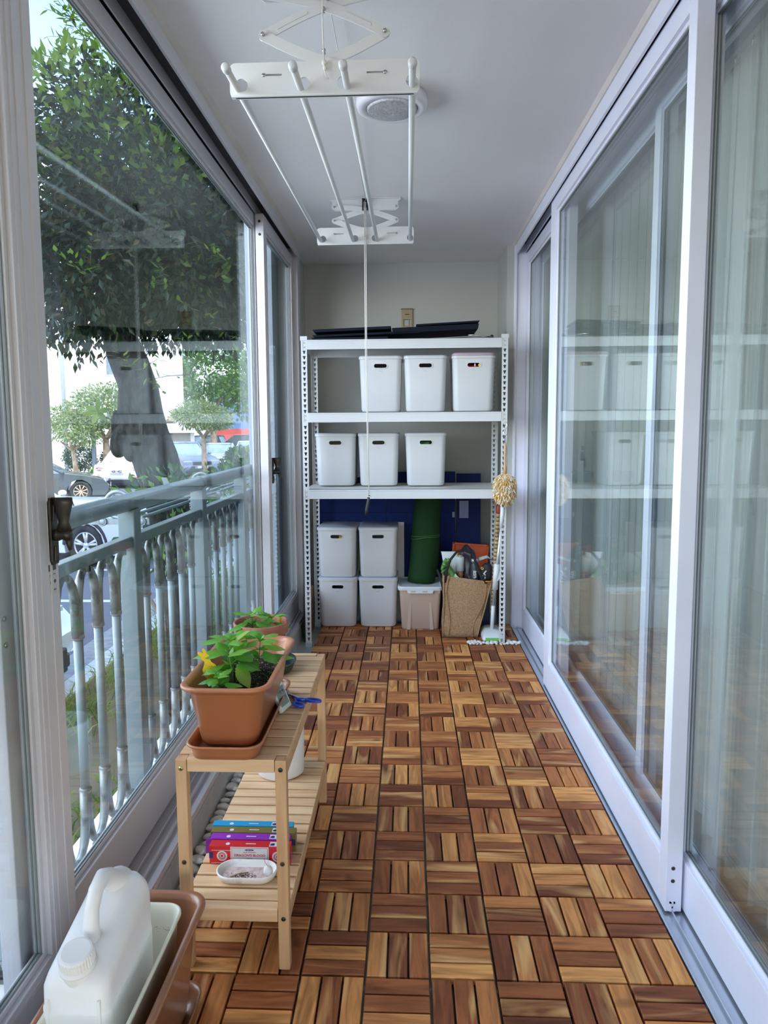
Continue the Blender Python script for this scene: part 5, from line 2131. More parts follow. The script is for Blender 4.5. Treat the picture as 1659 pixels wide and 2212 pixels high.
def rplate(y, zb):
    h = .082
    outline = []
    for (a, b_, z_) in rrect(XC, zb + h / 2, RX1 - RX0, h, .014, 0, 4):
        outline.append((a, b_))
    m_ = MB()
    m_.prism(outline, 'xz', y - .0025, y + .0025)
    o_ = m_.build('lower_plate', RACKW, rk)
    c_ = MB()
    for x_ in ROD_X:
        off = .010 if x_ < XC else -.010
        if abs(x_ - RX1) < .03:
            off = 0
        c_.prism(circle2(x_ + off, zb + .030, .0155, 20), 'xz', y - .02, y + .02)
    c_.box(XC - .145, XC - .105, y - .02, y + .02, zb + .050, zb + .0545)
    c_.box(XC + .105, XC + .145, y - .02, y + .02, zb + .050, zb + .0545)
    cut(o_, c_)
    m_ = MB()
    m_.prism([(RX0 + .004, zb), (RX1 - .004, zb), (RX1 - .004, zb + .006), (RX0 + .004, zb + .006)], 'xz', y - .008, y + .008)
    m_.build('plate_lip', RACKW, rk, bevel=.001)


def arm(xa, za, xb, zb, y, bow):
    """curved flat link between two pivots"""
    n_ = 12
    up, dn = [], []
    d = Vector((xb - xa, zb - za))
    L_ = d.length
    d.normalize()
    nn = Vector((-d.y, d.x))
    for k in range(n_ + 1):
        t = k / n_
        c_ = Vector((xa, za)) + d * (L_ * t) + nn * (bow * sin(pi * t))
        w = .0125
        up.append(c_ + nn * w)
        dn.append(c_ - nn * w)
    capb = [Vector((xb, zb)) + d * (.0125 * sin(pi * q / 5)) + nn * (.0125 * cos(pi * q / 5)) for q in range(1, 5)]
    capa = [Vector((xa, za)) - d * (.0125 * sin(pi * q / 5)) - nn * (.0125 * cos(pi * q / 5)) for q in range(1, 5)]
    pts = up + capb + dn[::-1] + capa
    m_ = MB()
    m_.prism([(p_.x, p_.y) for p_ in pts], 'xz', y - .0018, y + .0018)
    m_.prism([(p_.x, p_.y) for p_ in ([Vector((xa, za)) + d * (L_ * t) + nn * (bow * sin(pi * t) + .003) for t in (.12, .2, .3, .38)] + [Vector((xa, za)) + d * (L_ * t) + nn * (bow * sin(pi * t) - .003) for t in (.38, .3, .2, .12)])], 'xz', y - .0032, y - .0015)
    m_.build('scissor_arm', RACKW, rk)


for (ey, ez) in ENDS:
    rplate(ey, ez)
    xl, xr = XC - .150, XC + .150
    top = 2.318
    bot = ez + .052
    mid = (top + bot) / 2
    yb = ey + .006
    arm(xl, bot, xr, mid, yb + .004, -.016)
    arm(xr, bot, xl, mid, yb, .016)
    arm(xl, mid, xr, top, yb + .0042, .016)
    arm(xr, mid, xl, top, yb - .0002, -.016)
    b = MB()
    for px_, pz_ in ((xl, bot), (xr, bot), (xl, mid), (xr, mid), (xl, top), (xr, top), (XC, (bot + mid) / 2 + .006), (XC, (mid + top) / 2 + .006)):
        b.lathe([(.0045, yb - .010), (.0045, yb - .0065), (.002, yb - .0055)][::-1], px_, pz_, 12, 'y')
        b.lathe([(.0045, yb - .0095), (.0025, yb - .0105)], px_, pz_, 12, 'y')
        b.lathe([(.003, yb - .009), (.003, yb + .008)], px_, pz_, 8, 'y')
    b.build('rivet', SCREW, rk)
    m = MB()
    m.prism([(XC - .172, 2.3598), (XC + .172, 2.3598), (XC + .172, 2.352), (XC + .160, 2.345), (XC + .160, 2.312), (XC + .145, 2.302), (XC - .145, 2.302), (XC - .160, 2.312), (XC - .160, 2.345), (XC - .172, 2.352)], 'xz', ey + .014, ey + .017)
    m.box(XC - .172, XC + .172, ey + .0, ey + .04, 2.3565, 2.3598)
    m.build('ceiling_bracket', RACKW, rk, bevel=.0008)
    m = MB()
    m.box(XC - .014, XC - .008, ey - .004, ey + .012, 2.300, 2.356)
    m.box(XC + .008, XC + .014, ey - .004, ey + .012, 2.300, 2.356)
    m.box(XC - .014, XC + .014, ey + .008, ey + .013, 2.318, 2.356)
    m.lathe([(.013, XC - .007), (.010, XC), (.013, XC + .007)], ey + .002, 2.330, 18, 'x')
    m.build('pulley', BLACKPL, rk)
# rods
s_len = (ENDS[1][1] - ENDS[0][1]) / (ENDS[1][0] - ENDS[0][0])
for x_ in ROD_X:
    ya, yb2 = .205, 2.085
    za = ENDS[0][1] + .021 + s_len * (ya - ENDS[0][0])
    zb_ = ENDS[0][1] + .021 + s_len * (yb2 - ENDS[0][0])
    o = MB().tube([(x_, ya, za), (x_, yb2, zb_)], .0085, 16).build('drying_rod', RACKW, rk)
    c_ = MB()
    c_.tube([(x_, ya - .006, za), (x_, ya - .003, za), (x_, ya + .012, za), (x_, ya + .016, za)], [.006, .0105, .0105, .0088], 16)
    c_.tube([(x_, yb2 - .012, zb_), (x_, yb2 - .006, zb_), (x_, yb2 + .006, zb_)], [.0086, .0105, .007], 16)
    c_.build('rod_end_cap', WPLAST, o)
# cords
m = MB()
m.tube([(XC, .325, 2.345), (XC - .002, .318, 2.25), (XC + .001, .316, 2.145)], .0018, 8)
m.tube([(XC + .004, .33, 2.345), (XC + .006, 1.2, 2.335), (XC + .004, 2.04, 2.345)], .0016, 8)
m.tube([(XC - .002, 2.045, 2.345), (XC - .002, 2.036, 2.25), (XC, 2.034, 2.175)], .0016, 8)
m.tube([(XC - .003, 2.030, 2.335), (XC - .002, 2.020, 1.6), (XC + .008, 2.018, .925)], .0019, 8)
m.tube([(XC + .004, 2.030, 2.335), (XC + .004, 2.022, 1.6), (XC + .011, 2.018, .925)], .0019, 8)
for (a, b_, c) in ((XC + .001, .316, 2.135), (XC, 2.034, 2.165)):
    m.ball((a, b_, c + .012), .006, .006, .008, 10, 7)
    m.ball((a + .002, b_, c), .005, .005, .006, 10, 7)
    m.tube([(a, b_, c), (a + .004, b_ - .002, c - .018), (a + .010, b_ - .003, c - .026)], .0016, 7)
m.build('pull_cord', ROPE, rk)
m = MB()
m.tube([(XC + .010, 2.018, .922), (XC + .008, 2.018, .905), (XC - .002, 2.018, .850), (XC - .004, 2.018, .822)], [.0055, .0075, .0085, .0075], 14)
m.build('cord_grip', BLACKPL, rk, label='black tapered plastic grip')
m = MB()
m.tube([(XC + .010 + .008 * cos(a), 2.018 + .008 * sin(a), .916 + .003 * sin(2 * a)) for a in [2 * pi * q / 16 for q in range(16)]], .002, 6, loop=True)
m.tube([(XC + .014, 2.010, .918), (XC + .020, 2.008, .910), (XC + .016, 2.010, .905)], .0018, 6)
m.build('cord_knot', ROPE, rk)

# ================================================================== OUTSIDE
# ------------------------------------------------------------------ railing
XR = -.912
rl = thing('balcony_railing', (XR, .6, .108), 'grey-green metal balcony railing with gothic arched balusters outside the window', 'railing')
m = MB()
m.tube([(XR, -2.4, 1.034), (XR, 2.36, 1.034)], .0275, 20)
m.tube([(XR, 2.36, 1.034), (XR, 2.40, 1.030), (XR, 2.43, 1.010), (XR, 2.445, .975), (XR, 2.447, .90)], .0265, 18)
m.build('top_rail', RAILC, rl)
m = MB()
for yy in (1.385, 2.30, -.095):
    m.lathe([(.0285, yy - .012), (.0295, yy - .010), (.0295, yy + .010), (.0285, yy + .012)], XR, 1.034, 24, 'y')
m.build('rail_sleeve', RAILC, rl)
POSTS = [-1.575, -.835, -.095, .645, 1.385, 2.125]
for yy in POSTS:
    o = MB().box(XR - .028, XR + .024, yy - .028, yy + .028, .108, 1.012).build('railing_post', RAILC, rl, bevel=.003)
    b = MB()
    b.box(XR - .03, XR + .036, yy - .075, yy - .03, .108, .114)
    b.lathe([(.010, .114), (.010, .121), (.006, .123)], XR + .018, yy - .05, 6)
    b.tube([(XR + .018, yy - .05, .12), (XR + .018, yy - .05, .133)], .0045, 8)
    b.build('foot_bolt', SCREW, o)
for a, b_ in zip(POSTS[:-1], POSTS[1:]):
    MB().box(XR - .018, XR + .016, a + .028, b_ - .028, .897, .930).build('middle_rail', RAILC, rl, bevel=.003)
MB().box(XR - .018, XR + .016, 2.153, 2.46, .897, .930).build('middle_rail', RAILC, rl, bevel=.003)

b0 = None
m = MB()
m.tube([(XR, 0, .30), (XR, 0, .718)], .0125, 12)
bal_me = None
c_ = MB()
for zc in (.718, .300):
    c_.lathe([(.0135, zc - .007), (.0165, zc - .004), (.0165, zc + .004), (.0135, zc + .007)], XR, 0, 14)
for s_ in (-1, 1):
    P = [(XR, s_ * .008, .718)] + [(XR, s_ * (.010 + .051 * (1 - cos(k / 9 * pi / 2))), .800 + .090 * sin(k / 9 * pi / 2)) for k in range(10)]
    c_.tube(P, [.0120] * 6 + [.0105] * 5, 6)
    P = [(XR, s_ * .008, .300)] + [(XR, s_ * (.010 + .051 * (1 - cos(k / 9 * pi / 2))), .225 - .095 * sin(k / 9 * pi / 2)) for k in range(10)]
    c_.tube(P, [.0120] * 6 + [.0105] * 5, 6)
c_.box(XR - .012, XR + .012, .0555, .0665, .880, .897)
c_.box(XR - .012, XR + .012, -.0665, -.0555, .880, .897)
foot = MB()
foot.box(XR - .012, XR + .024, .048, .074, .108, .118)
foot.tube([(XR, .061, .115), (XR, .061, .138)], .007, 8)
foot.lathe([(.010, .118), (.010, .125), (.005, .127)], XR + .010, .061, 6)
first = None
for a in POSTS:
    for k in range(5):
        yy = a + .112 + .1235 * k
        if yy > 2.42:
            continue
        if first is None:
            o = m.build('baluster', RAILC, rl, origin=(0, 0, 0))
            p2 = c_.build('cast_arch', CAST, o, origin=(0, 0, 0), label='weathered cast arch')
            p3 = foot.build('baluster_foot', CAST, o, origin=(0, 0, 0))
            first = o
        else:
            o = first.copy()
            COL.objects.link(o)
            for ch in first.children:
                q = ch.copy()
                COL.objects.link(q)
                q.parent = o
        o.parent = rl
        o.location = (-XR, yy - .6, -.108)

# ornamental shelf frame outside the railing
orn = thing('railing_planter_rack', (-1.02, 1.6, .93), 'ornamental cast rack with scroll rings and tubes mounted outside the railing', 'planter rack')
m = MB()
for x_, z_ in ((-1.00, .944), (-1.045, .948), (-1.09, .952), (-1.135, .956)):
    m.tube([(x_, .98, z_), (x_, 2.9, z_)], .0065, 8)
m.build('rack_tube', RAILC, orn)
CASTD = mat('dark_cast_metal', (0.22, 0.26, 0.28), .45, metal=.4, var=.3, vs=30)
for yy in (.93, 1.95):
    m = MB()
    m.prism([(-1.22, .925), (-.955, .925), (-.955, .945), (-1.22, .945)], 'xz', yy - .006, yy + .006)
    for q in range(4):
        m.lathe([(.013, yy - .010), (.009, yy - .012)], -1.19 + q * .07, .935, 14, 'y')
        m.tube([(-1.19 + q * .07 + .013 * cos(a), yy - .009, .935 + .013 * sin(a)) for a in [2 * pi * w / 16 for w in range(16)]], .003, 6, loop=True)
    m.prism([(-1.235, .93), (-1.20, .93), (-1.235, 1.02), (-1.262, 1.02)], 'xz', yy - .006, yy + .006)
    cx_, cz_ = -1.065, .995
    m.tube([(cx_ + .046 * cos(a), yy, cz_ + .046 * sin(a)) for a in [2 * pi * w / 32 for w in range(32)]], .0075, 8, loop=True)
    m.tube([(cx_ + .036 * cos(a), yy, cz_ + .036 * sin(a)) for a in [pi * .6 + 2 * pi * w / 32 * .9 for w in range(28)]], .0035, 6)
    m.build('scroll_bracket', CASTD, orn)

# ------------------------------------------------------------------ ground
GZ = -1.0
g = MB().box(-70, -2.98, -30, 90, GZ - .3, GZ - .01)
ASPH = mat('asphalt', (0.155, 0.165, 0.20), .9, var=.25, vs=90, bump=.8, bs=120)
struct(g.build('ground_road', ASPH))
g = MB().box(-2.98, -.98, -30, 90, GZ - .3, GZ)
g.box(-.98, 40, 3.6, 90, GZ - .3, GZ)
GSOIL = mat('soil_and_grass_ground', (0.17, 0.14, 0.085), .95, vs=3.5, dirt=(0.075, 0.10, 0.03), bump=1, bs=60)
struct(g.build('ground_verge', GSOIL))
g = MB()
for k in range(-8, 40):
    g.box(-3.12, -2.92, k * 1.0 + .005, k * 1.0 + .995, GZ - .2, GZ + .015)
struct(g.build('kerb', mat('white_painted_kerb', (0.66, 0.67, 0.66), .8, var=.1, vs=12, dirt=(.45, .45, .43))))
g = MB()
g.box(-3.45, -3.12, -8, 60, GZ - .0095, GZ - .004)
struct(g.build('gutter_strip', mat('gutter_concrete', (0.36, 0.36, 0.35), .9, var=.2, vs=10)))
LINE = mat('road_line_paint', (0.72, 0.73, 0.74), .7, var=.1, vs=30)
for yy in (1.45, 3.5, 5.55, 7.62, 9.7, 13.9):
    o = struct(MB().box(-7.9, -3.5, yy - .06, yy + .06, GZ - .009, GZ - .004).build('road_line', LINE))
# far pavement
struct(MB().box(-70, -13.4, 10, 90, GZ - .009, GZ + .05).build('far_pavement', mat('pale_pavement', (0.62, 0.58, 0.52), .9, var=.1)))

# grass
GRASS = leaf_mat('grass_blade', [(0.06, 0.13, 0.02), (0.10, 0.20, 0.03), (0.18, 0.30, 0.05), (0.28, 0.30, 0.10)], .4, .6)
m = MB()
rnd = random.Random(23)
clumps = []
for k in range(430):
    y = rnd.uniform(-.9, 9.5)
    x = rnd.uniform(-2.95, -1.05)
    if noise.noise(Vector((x * 1.1, y * .7, 0))) > -.12 or x < -2.55:
        clumps.append((x, y))
for (x, y) in clumps:
    tall = .20 if (y > 3.4) else .09
    for q in range(17):
        a = rnd.uniform(0, 6.28)
        d = Vector((cos(a) * rnd.uniform(.1, .9), sin(a) * rnd.uniform(.1, .9), 1)).normalized()
        h = tall * rnd.uniform(.5, 1.5)
        bx_, by_ = x + rnd.gauss(0, .09), y + rnd.gauss(0, .09)
        if bx_ < -2.97 or bx_ > -1.10:
            continue
        w = rnd.uniform(.003, .007)
        s_ = d.cross(Vector((cos(a + 1), sin(a + 1), 0))).normalized() * w
        p0 = Vector((bx_, by_, GZ))
        p1 = p0 + d * h * .6
        p2 = p0 + d * h + Vector((cos(a), sin(a), -.25)) * h * .35
        b = len(m.v)
        m.v += [tuple(p0 - s_), tuple(p0 + s_), tuple(p1 + s_ * .8), tuple(p1 - s_ * .8), tuple(p2)]
        m.face((b, b + 1, b + 2, b + 3))
        m.face((b + 3, b + 2, b + 4))
o = m.build('grass', GRASS)
tag(o, 'tufts of green grass on the strip between the railing and the kerb', 'grass', kind='stuff')


# ------------------------------------------------------------------ trees
def leaf_cloud(blobs, n, size, seed, droop=.6, inside=.35, up_bias=0.0, flat=1.0):
    rnd = random.Random(seed)
    mb = MB()
    vol = [b_[3] * b_[4] * b_[5] for b_ in blobs]
    tot = sum(vol)
    for bl, v_ in zip(blobs, vol):
        cx, cy, cz, rx, ry, rz = bl
        for k in range(int(n * v_ / tot)):
            d = Vector((rnd.gauss(0, 1), rnd.gauss(0, 1), rnd.gauss(0, 1))).normalized()
            rr = (inside + (1 - inside) * rnd.random()) ** .5 * rnd.uniform(.88, 1.06)
            wob = 1 + .22 * noise.noise(d * 2.2 + Vector((seed, cx, cz)))
            p = Vector((cx + rx * d.x * rr * wob, cy + ry * d.y * rr * wob, cz + rz * d.z * rr * wob))
            dirn = (d + Vector((rnd.uniform(-.8, .8), rnd.uniform(-.8, .8), rnd.uniform(-.8, .8) - droop))).normalized()
            L_ = size * rnd.uniform(.65, 1.25)
            side = dirn.cross(Vector((rnd.uniform(-1, 1), rnd.uniform(-1, 1), rnd.uniform(-.3, 1)))).normalized()
            nn = side.cross(dirn)
            w = L_ * .23
            b = len(mb.v)
            m1 = p + dirn * L_ * .45 - nn * L_ * .05
            mb.v += [tuple(p), tuple(m1 + side * w + nn * w * .3), tuple(p + dirn * L_ - nn * L_ * .1), tuple(m1 - side * w + nn * w * .3), tuple(m1)]
            mb.face((b, b + 1, b + 2, b + 4))
            mb.face((b, b + 4, b + 2, b + 3))
    return mb


BARK = bark_mat('rough_grey_bark', (0.012, 0.012, 0.011), (0.10, 0.095, 0.085), 22, .45)
tr_ = thing('evergreen_tree', (-1.78, 3.95, GZ), 'large dense evergreen tree with a leaning knobbly trunk just outside the railing', 'tree')
m = MB()
m.smooth = True
TR = [(-1.74, 3.95, -1.05, .21), (-1.76, 3.94, -.75, .175), (-1.80, 3.93, -.3, .158), (-1.84, 3.92, .1, .155), (-1.88, 3.91, .45, .155), (-1.93, 3.90, .80, .162),
      (-2.00, 3.90, 1.08, .165), (-2.07, 3.90, 1.25, .175), (-2.08, 3.90, 1.40, .158), (-2.09, 3.90, 1.58, .145), (-2.15, 3.90, 1.78, .145), (-2.24, 3.92, 2.02, .12), (-2.28, 3.95, 2.4, .09), (-2.2, 4.0, 3.0, .05)]
rings = []
for (x, y, z, r_) in TR:
    ring = []
    for q in range(28):
        a = 2 * pi * q / 28
        w = 1 + .10 * sin(3 * a + z * 2) + .05 * sin(7 * a - z * 5) + .03 * noise.noise(Vector((cos(a) * 3, sin(a) * 3, z * 5)))
        ring.append((x + r_ * w * cos(a), y + r_ * w * sin(a), z))
    rings.append(ring)
m.loft(rings)
rot = Matrix.Rotation(radians(20), 3, 'Y')
m.ball((-2.205, 3.83, 1.19), .085, .09, .155, 18, 11, rot)
m.ball((-2.14, 3.80, 1.12), .06, .06, .11, 14, 9)
m.ball((-1.79, 3.86, .70), .05, .05, .10, 12, 8)
m.tube([(-2.235, 3.82, 1.24), (-2.245, 3.80, 1.34), (-2.235, 3.79, 1.40)], [.05, .03, .008], 10)
m.tube([(-2.2, 3.92, 1.85), (-2.5, 3.85, 2.25), (-2.7, 3.8, 2.9)], [.08, .05, .02], 10)
m.tube([(-2.2, 3.95, 2.0), (-1.9, 4.0, 2.5), (-1.6, 4.05, 3.1)], [.07, .045, .015], 10)
m.tube([(-2.25, 3.9, 2.1), (-2.35, 4.3, 2.7), (-2.3, 4.5, 3.3)], [.06, .04, .015], 10)
m.build('trunk', BARK, tr_)
LEAF_D = leaf_mat('dark_glossy_leaf', [(0.010, 0.026, 0.012), (0.014, 0.036, 0.014), (0.020, 0.048, 0.016), (0.034, 0.066, 0.020), (0.085, 0.058, 0.020)], .22, .32)
LEAF_Y = leaf_mat('young_bright_leaf', [(0.11, 0.20, 0.025), (0.18, 0.28, 0.035), (0.27, 0.35, 0.07)], .40, .35)
blobs = [(-2.0, 3.95, 2.75, .92, .9, .80), (-2.35, 3.75, 2.35, .62, .7, .55), (-1.55, 3.85, 2.40, .52, .7, .55), (-2.15, 3.9, 3.35, .62, .7, .55),
         (-2.65, 3.6, 2.95, .35, .5, .5), (-1.45, 4.1, 3.0, .50, .6, .5), (-2.75, 3.7, 2.15, .32, .4, .32), (-1.35, 3.9, 2.05, .30, .4, .25),
         (-2.0, 4.6, 2.7, .9, .7, .85), (-1.4, 4.7, 2.9, .40, .6, .7)]
leaf_cloud(blobs, 32000, .076, 2, .5, .12).build('foliage', LEAF_D, tr_)['kind'] = 'stuff'
blobs2 = [(-2.05, 3.7, 3.20, .55, .5, .50), (-1.62, 3.6, 3.00, .35, .4, .35), (-2.35, 3.5, 3.45, .40, .4, .35), (-1.95, 3.6, 3.75, .30, .3, .22),
          (-1.45, 3.5, 2.35, .20, .2, .16), (-2.25, 3.7, 3.72, .32, .3, .26)]
leaf_cloud(blobs2, 1500, .085, 3, -.5, .3).build('young_leaves', LEAF_Y, tr_)['kind'] = 'stuff'
# loose twigs along the top and a few separate sprays
m = MB()
rnd = random.Random(41)
lf = MB()
for (x, y, z) in ((-2.55, 3.5, 3.45), (-2.40, 3.5, 3.75), (-2.28, 3.5, 3.98), (-2.1, 3.6, 4.02), (-2.72, 3.5, 3.25), (-1.95, 3.6, 3.9), (-2.62, 3.5, 3.1), (-2.46, 3.5, 3.62), (-2.2, 3.5, 3.86), (-2.78, 3.5, 2.9),
                  (-1.78, 3.1, 1.62), (-1.52, 3.3, 1.62), (-1.22, 3.3, 2.35), (-1.32, 3.3, 1.95), (-1.6, 3.2, 2.2), (-2.04, 3.0, 2.2)):
    for t in range(4):
        d = Vector((rnd.uniform(-1, .6), rnd.uniform(-.5, .3), rnd.uniform(-.3, 1.2) if z > 2.6 else rnd.uniform(-.4, .6))).normalized()
        L_ = rnd.uniform(.12, .30)
        m.tube([(x, y, z), Vector((x, y, z)) + d * L_ * .5 + Vector((0, 0, .01)), Vector((x, y, z)) + d * L_], [.003, .002, .001], 5)
        for q in range(7):
            pp = Vector((x, y, z)) + d * L_ * (q + 1) / 7
            dd = (d * .4 + Vector((rnd.uniform(-1, 1), rnd.uniform(-1, 1), rnd.uniform(-.4, .8)))).normalized()
            blade(lf, pp, dd, (0, 0, 1), rnd.uniform(.04, .085), rnd.uniform(.018, .03), -.2, .2, 3)
m.build('twig', BARK, tr_)['kind'] = 'stuff'
lf.build('spray_leaves', LEAF_Y, tr_)['kind'] = 'stuff'
e = MB()
for (bp_, d_) in (((-2.30, 3.62, 1.385), (-1, -.2, .5)), ((-2.30, 3.62, 1.385), (-.9, -.2, -.1)), ((-2.30, 3.62, 1.385), (.2, -.3, 1)), ((-2.30, 3.62, 1.385), (.9, -.3, .2)), ((-2.30, 3.62, 1.385), (-.3, -.3, -.8)), ((-2.30, 3.62, 1.385), (.5, -.3, -.4))):
    blade(e, bp_, d_, (0, -1, .2), .105, .042, -.2, .2, 6)
e.tube([(-2.235, 3.80, 1.30), (-2.30, 3.62, 1.385)], .003, 5)
e.build('trunk_sprout', LEAF_Y, tr_, label='bright green sprout on the trunk')


def small_tree(name, x, y, h, r_, crown, label, n, size, leafm, seed, trunk_r=.12, lean=0.0, group='trees and shrubs across the parking lot'):
    r = thing(name, (x, y, GZ), label, 'tree', group)
    m_ = MB()
    m_.smooth = True
    m_.tube([(x, y, GZ - .05), (x + lean * .4, y, GZ + h * .4), (x + lean, y, GZ + h)], [trunk_r * 1.2, trunk_r, trunk_r * .8], 12)
    for k in range(4):
        a = k * 1.6 + seed
        m_.tube([(x + lean, y, GZ + h * .95), (x + lean + r_ * .5 * cos(a), y + r_ * .5 * sin(a), GZ + h * 1.25)], [trunk_r * .6, trunk_r * .25], 8)
    m_.build('trunk', BARK2, r)
    leaf_cloud([(x + lean + a, y + b_, GZ + c, d, e_, f_) for a, b_, c, d, e_, f_ in crown], n, size, seed, .2, .25).build('foliage', leafm, r)['kind'] = 'stuff'
    return r


BARK2 = bark_mat('tan_bark', (0.20, 0.14, 0.09), (0.46, 0.36, 0.27), 6, .4)
LEAF_P = leaf_mat('pale_green_leaf', [(0.10, 0.17, 0.07), (0.17, 0.25, 0.10), (0.26, 0.33, 0.15), (0.36, 0.38, 0.22)], .3, .45)  # pale grey-green tones, one per leaf
LEAF_M = leaf_mat('mid_green_leaf', [(0.05, 0.13, 0.035), (0.10, 0.22, 0.05), (0.20, 0.36, 0.08)], .35, .45)
LEAF_H = leaf_mat('dark_hedge_leaf', [(0.02, 0.06, 0.03), (0.04, 0.10, 0.045), (0.06, 0.14, 0.06)], .2, .45)
small_tree('garden_tree', -13.5, 30.0, 1.9, 1.4, [(0, 0, 3.15, 1.75, 1.5, .95), (-.7, 0, 2.6, .9, .9, .5), (.8, 0, 2.7, .9, .9, .5), (.2, 0, 3.7, 1.1, 1, .6)], 'grey-green domed tree behind the street lamp', 4200, .17, LEAF_P, 51, .16)
small_tree('garden_tree', -14.4, 29.0, 1.4, 1.0, [(.1, 0, 2.35, 1.15, 1.1, .75), (.6, 0, 2.0, .7, .7, .5), (-.5, 0, 2.8, .8, .8, .5)], 'small bushy pale tree at the far left by the white building', 2600, .15, LEAF_P, 52, .11, lean=-.15)
small_tree('garden_tree', -8.95, 29.5, 1.95, 1.2, [(0, 0, 2.75, 1.35, 1.2, .55), (-.2, 0, 3.15, .8, .8, .3), (.6, 0, 2.5, .7, .7, .3)], 'flat-topped clipped tree behind the parked cars', 3000, .15, LEAF_P, 53, .12)
small_tree('street_tree', -13.4, 47.5, 3.4, 3.0, [(-.2, 0, 6.2, 3.2, 3, 2.6), (2.8, 0, 5.2, 2.6, 2.5, 2.4), (.5, 0, 8.2, 2.2, 2.2, 1.8), (-2.2, 0, 7.2, 1.7, 1.7, 1.6)], 'tall bright green tree behind the cars at the right of the view', 5200, .36, LEAF_M, 54, .24)
small_tree('street_tree', -9.8, 50.5, 3.2, 2.6, [(0, 0, 5.6, 2.5, 2.5, 2.6), (-1.0, 0, 4.0, 1.6, 1.6, 1.2)], 'shaded green tree at the right edge of the window view', 4200, .30, LEAF_M, 55, .22)
small_tree('street_tree', -15.2, 46.0, 3.0, 1.8, [(0, 0, 4.4, 1.5, 1.5, 1.9), (.3, 0, 2.9, 1.2, 1.2, .9)], 'yellow-green tree directly behind the big trunk', 2400, .26, LEAF_Y, 56, .16)


def shrub(name, blobs_, label, n, size, lm, seed, base, cat='shrub', grp='trees and shrubs across the parking lot', stems=True):
    r = thing(name, base, label, cat, grp)
    if stems:
        m_ = MB()
        for k in range(5):
            m_.tube([(base[0] + .12 * (k - 2), base[1], base[2]), (base[0] + .35 * (k - 2), base[1], base[2] + .9)], [.03, .015], 6)
        m_.build('stem', BARK2, r)
    leaf_cloud(blobs_, n, size, seed, .1, .3).build('foliage', lm, r)['kind'] = 'stuff'
    return r


shrub('hedge_shrub', [(-15.3, 31.2, -.05, .8, .6, .62)], 'dark green clipped shrub nearest the dark sedan', 2200, .11, LEAF_H, 61, (-15.3, 31.2, GZ))
shrub('hedge_shrub', [(-13.9, 32.0, -.1, .75, .55, .62)], 'dark green shrub beside the grey meter panel', 2400, .11, LEAF_H, 62, (-13.9, 32.0, GZ))
shrub('hedge_shrub', [(-13.0, 28.4, -.60, .6, .4, .32)], 'low light-green bush at the foot of the dark shrubs', 1200, .10, LEAF_M, 63, (-13.0, 28.4, GZ), stems=False)
shrub('hedge_shrub', [(-8.0, 32.0, -.1, .7, .6, .5)], 'dark round bush behind the middle parked car', 1800, .14, LEAF_H, 64, (-8.0, 32.0, GZ))
ivy = shrub('broadleaf_shrub', [(-1.75, 3.6, .62, .40, .5, .40), (-1.42, 4.3, .72, .35, .6, .36), (-1.25, 3.4, .55, .18, .4, .42), (-1.35, 5.1, .80, .30, .5, .34)],
            'broad-leaved green shrub just outside the far part of the railing', 1500, .075, leaf_mat('broad_leaf', [(0.04, 0.11, 0.05), (0.07, 0.18, 0.06), (0.22, 0.36, 0.06)], .3, .3), 65, (-1.4, 4.0, GZ), grp='planting beside the railing')

# ------------------------------------------------------------------ buildings
BWHITE = mat('warm_white_render', (0.80, 0.77, 0.73), .85, var=.03, vs=.6)  # warm white render, nearly even tone
WGL = mat('building_window_glass', (0.20, 0.26, 0.32), .15, var=.3)
bl = thing('white_apartment_building', (-19.0, 34, GZ), 'bright white apartment building across the parking lot behind the small trees', 'building')
MB().box(-34, -16.2, 32.5, 42, GZ, 14).build('building_wall', BWHITE, bl)
MB().box(-16.2, -14.0, 35.5, 43, GZ, 14).build('building_wall', BWHITE, bl)
m = MB()
for x_ in (-18.2, -17.35, -16.5):
    m.tube([(x_, 32.42, GZ), (x_, 32.42, 14)], .09, 10)
m.build('drain_pipe', mat('grey_pipe', (0.42, 0.48, 0.55), .5), bl)
for (x_, z_, w_, h_) in ((-14.75, 1.0, .9, 1.3), (-14.75, 4.0, .9, 1.3), (-18.4, 3.8, 1.0, 1.4), (-20.5, 3.8, 1.0, 1.4)):
    x_ -= .5
    yf_ = 35.5 if x_ > -16.2 else 32.5
    f_ = MB().box(x_ - w_ / 2, x_ + w_ / 2, yf_ - .06, yf_, z_, z_ + h_).build('window', mat('pale_window_frame', (0.55, 0.6, 0.62), .5), bl)
    MB().box(x_ - w_ / 2 + .08, x_ - .03, yf_ - .08, yf_ - .05, z_ + .08, z_ + h_ - .08).build('pane', WGL, f_)
    MB().box(x_ + .03, x_ + w_ / 2 - .08, yf_ - .08, yf_ - .05, z_ + .08, z_ + h_ - .08).build('pane', WGL, f_)
bl2 = thing('pale_office_building', (-20, 57, GZ), 'white building with narrow windows behind the entrance canopy', 'building')
MB().box(-26, -17.3, 54, 60, GZ, 18).build('building_wall', BWHITE, bl2)
for (x_, z_) in ((-20.6, 4.2), (-18.6, 4.2), (-20.6, 7.4), (-18.6, 7.4), (-20.6, 1.0), (-18.6, 1.0)):
    f_ = MB().box(x_ - .45, x_ + .45, 53.9, 54, z_, z_ + 1.7).build('window', mat('pale_window_frame', (0.55, 0.6, 0.62), .5), bl2)
    MB().box(x_ - .36, x_ + .36, 53.85, 53.92, z_ + .1, z_ + 1.6).build('pane', WGL, f_)
m = MB()
for k in range(16):
    m.box(-17.95 + .06 * (k % 3), -17.32, 53.86, 54, 3.0 + k * .42, 3.2 + k * .42)
m.build('striped_screen', mat('pale_blue_panel', (0.30, 0.50, 0.62), .5), bl2)
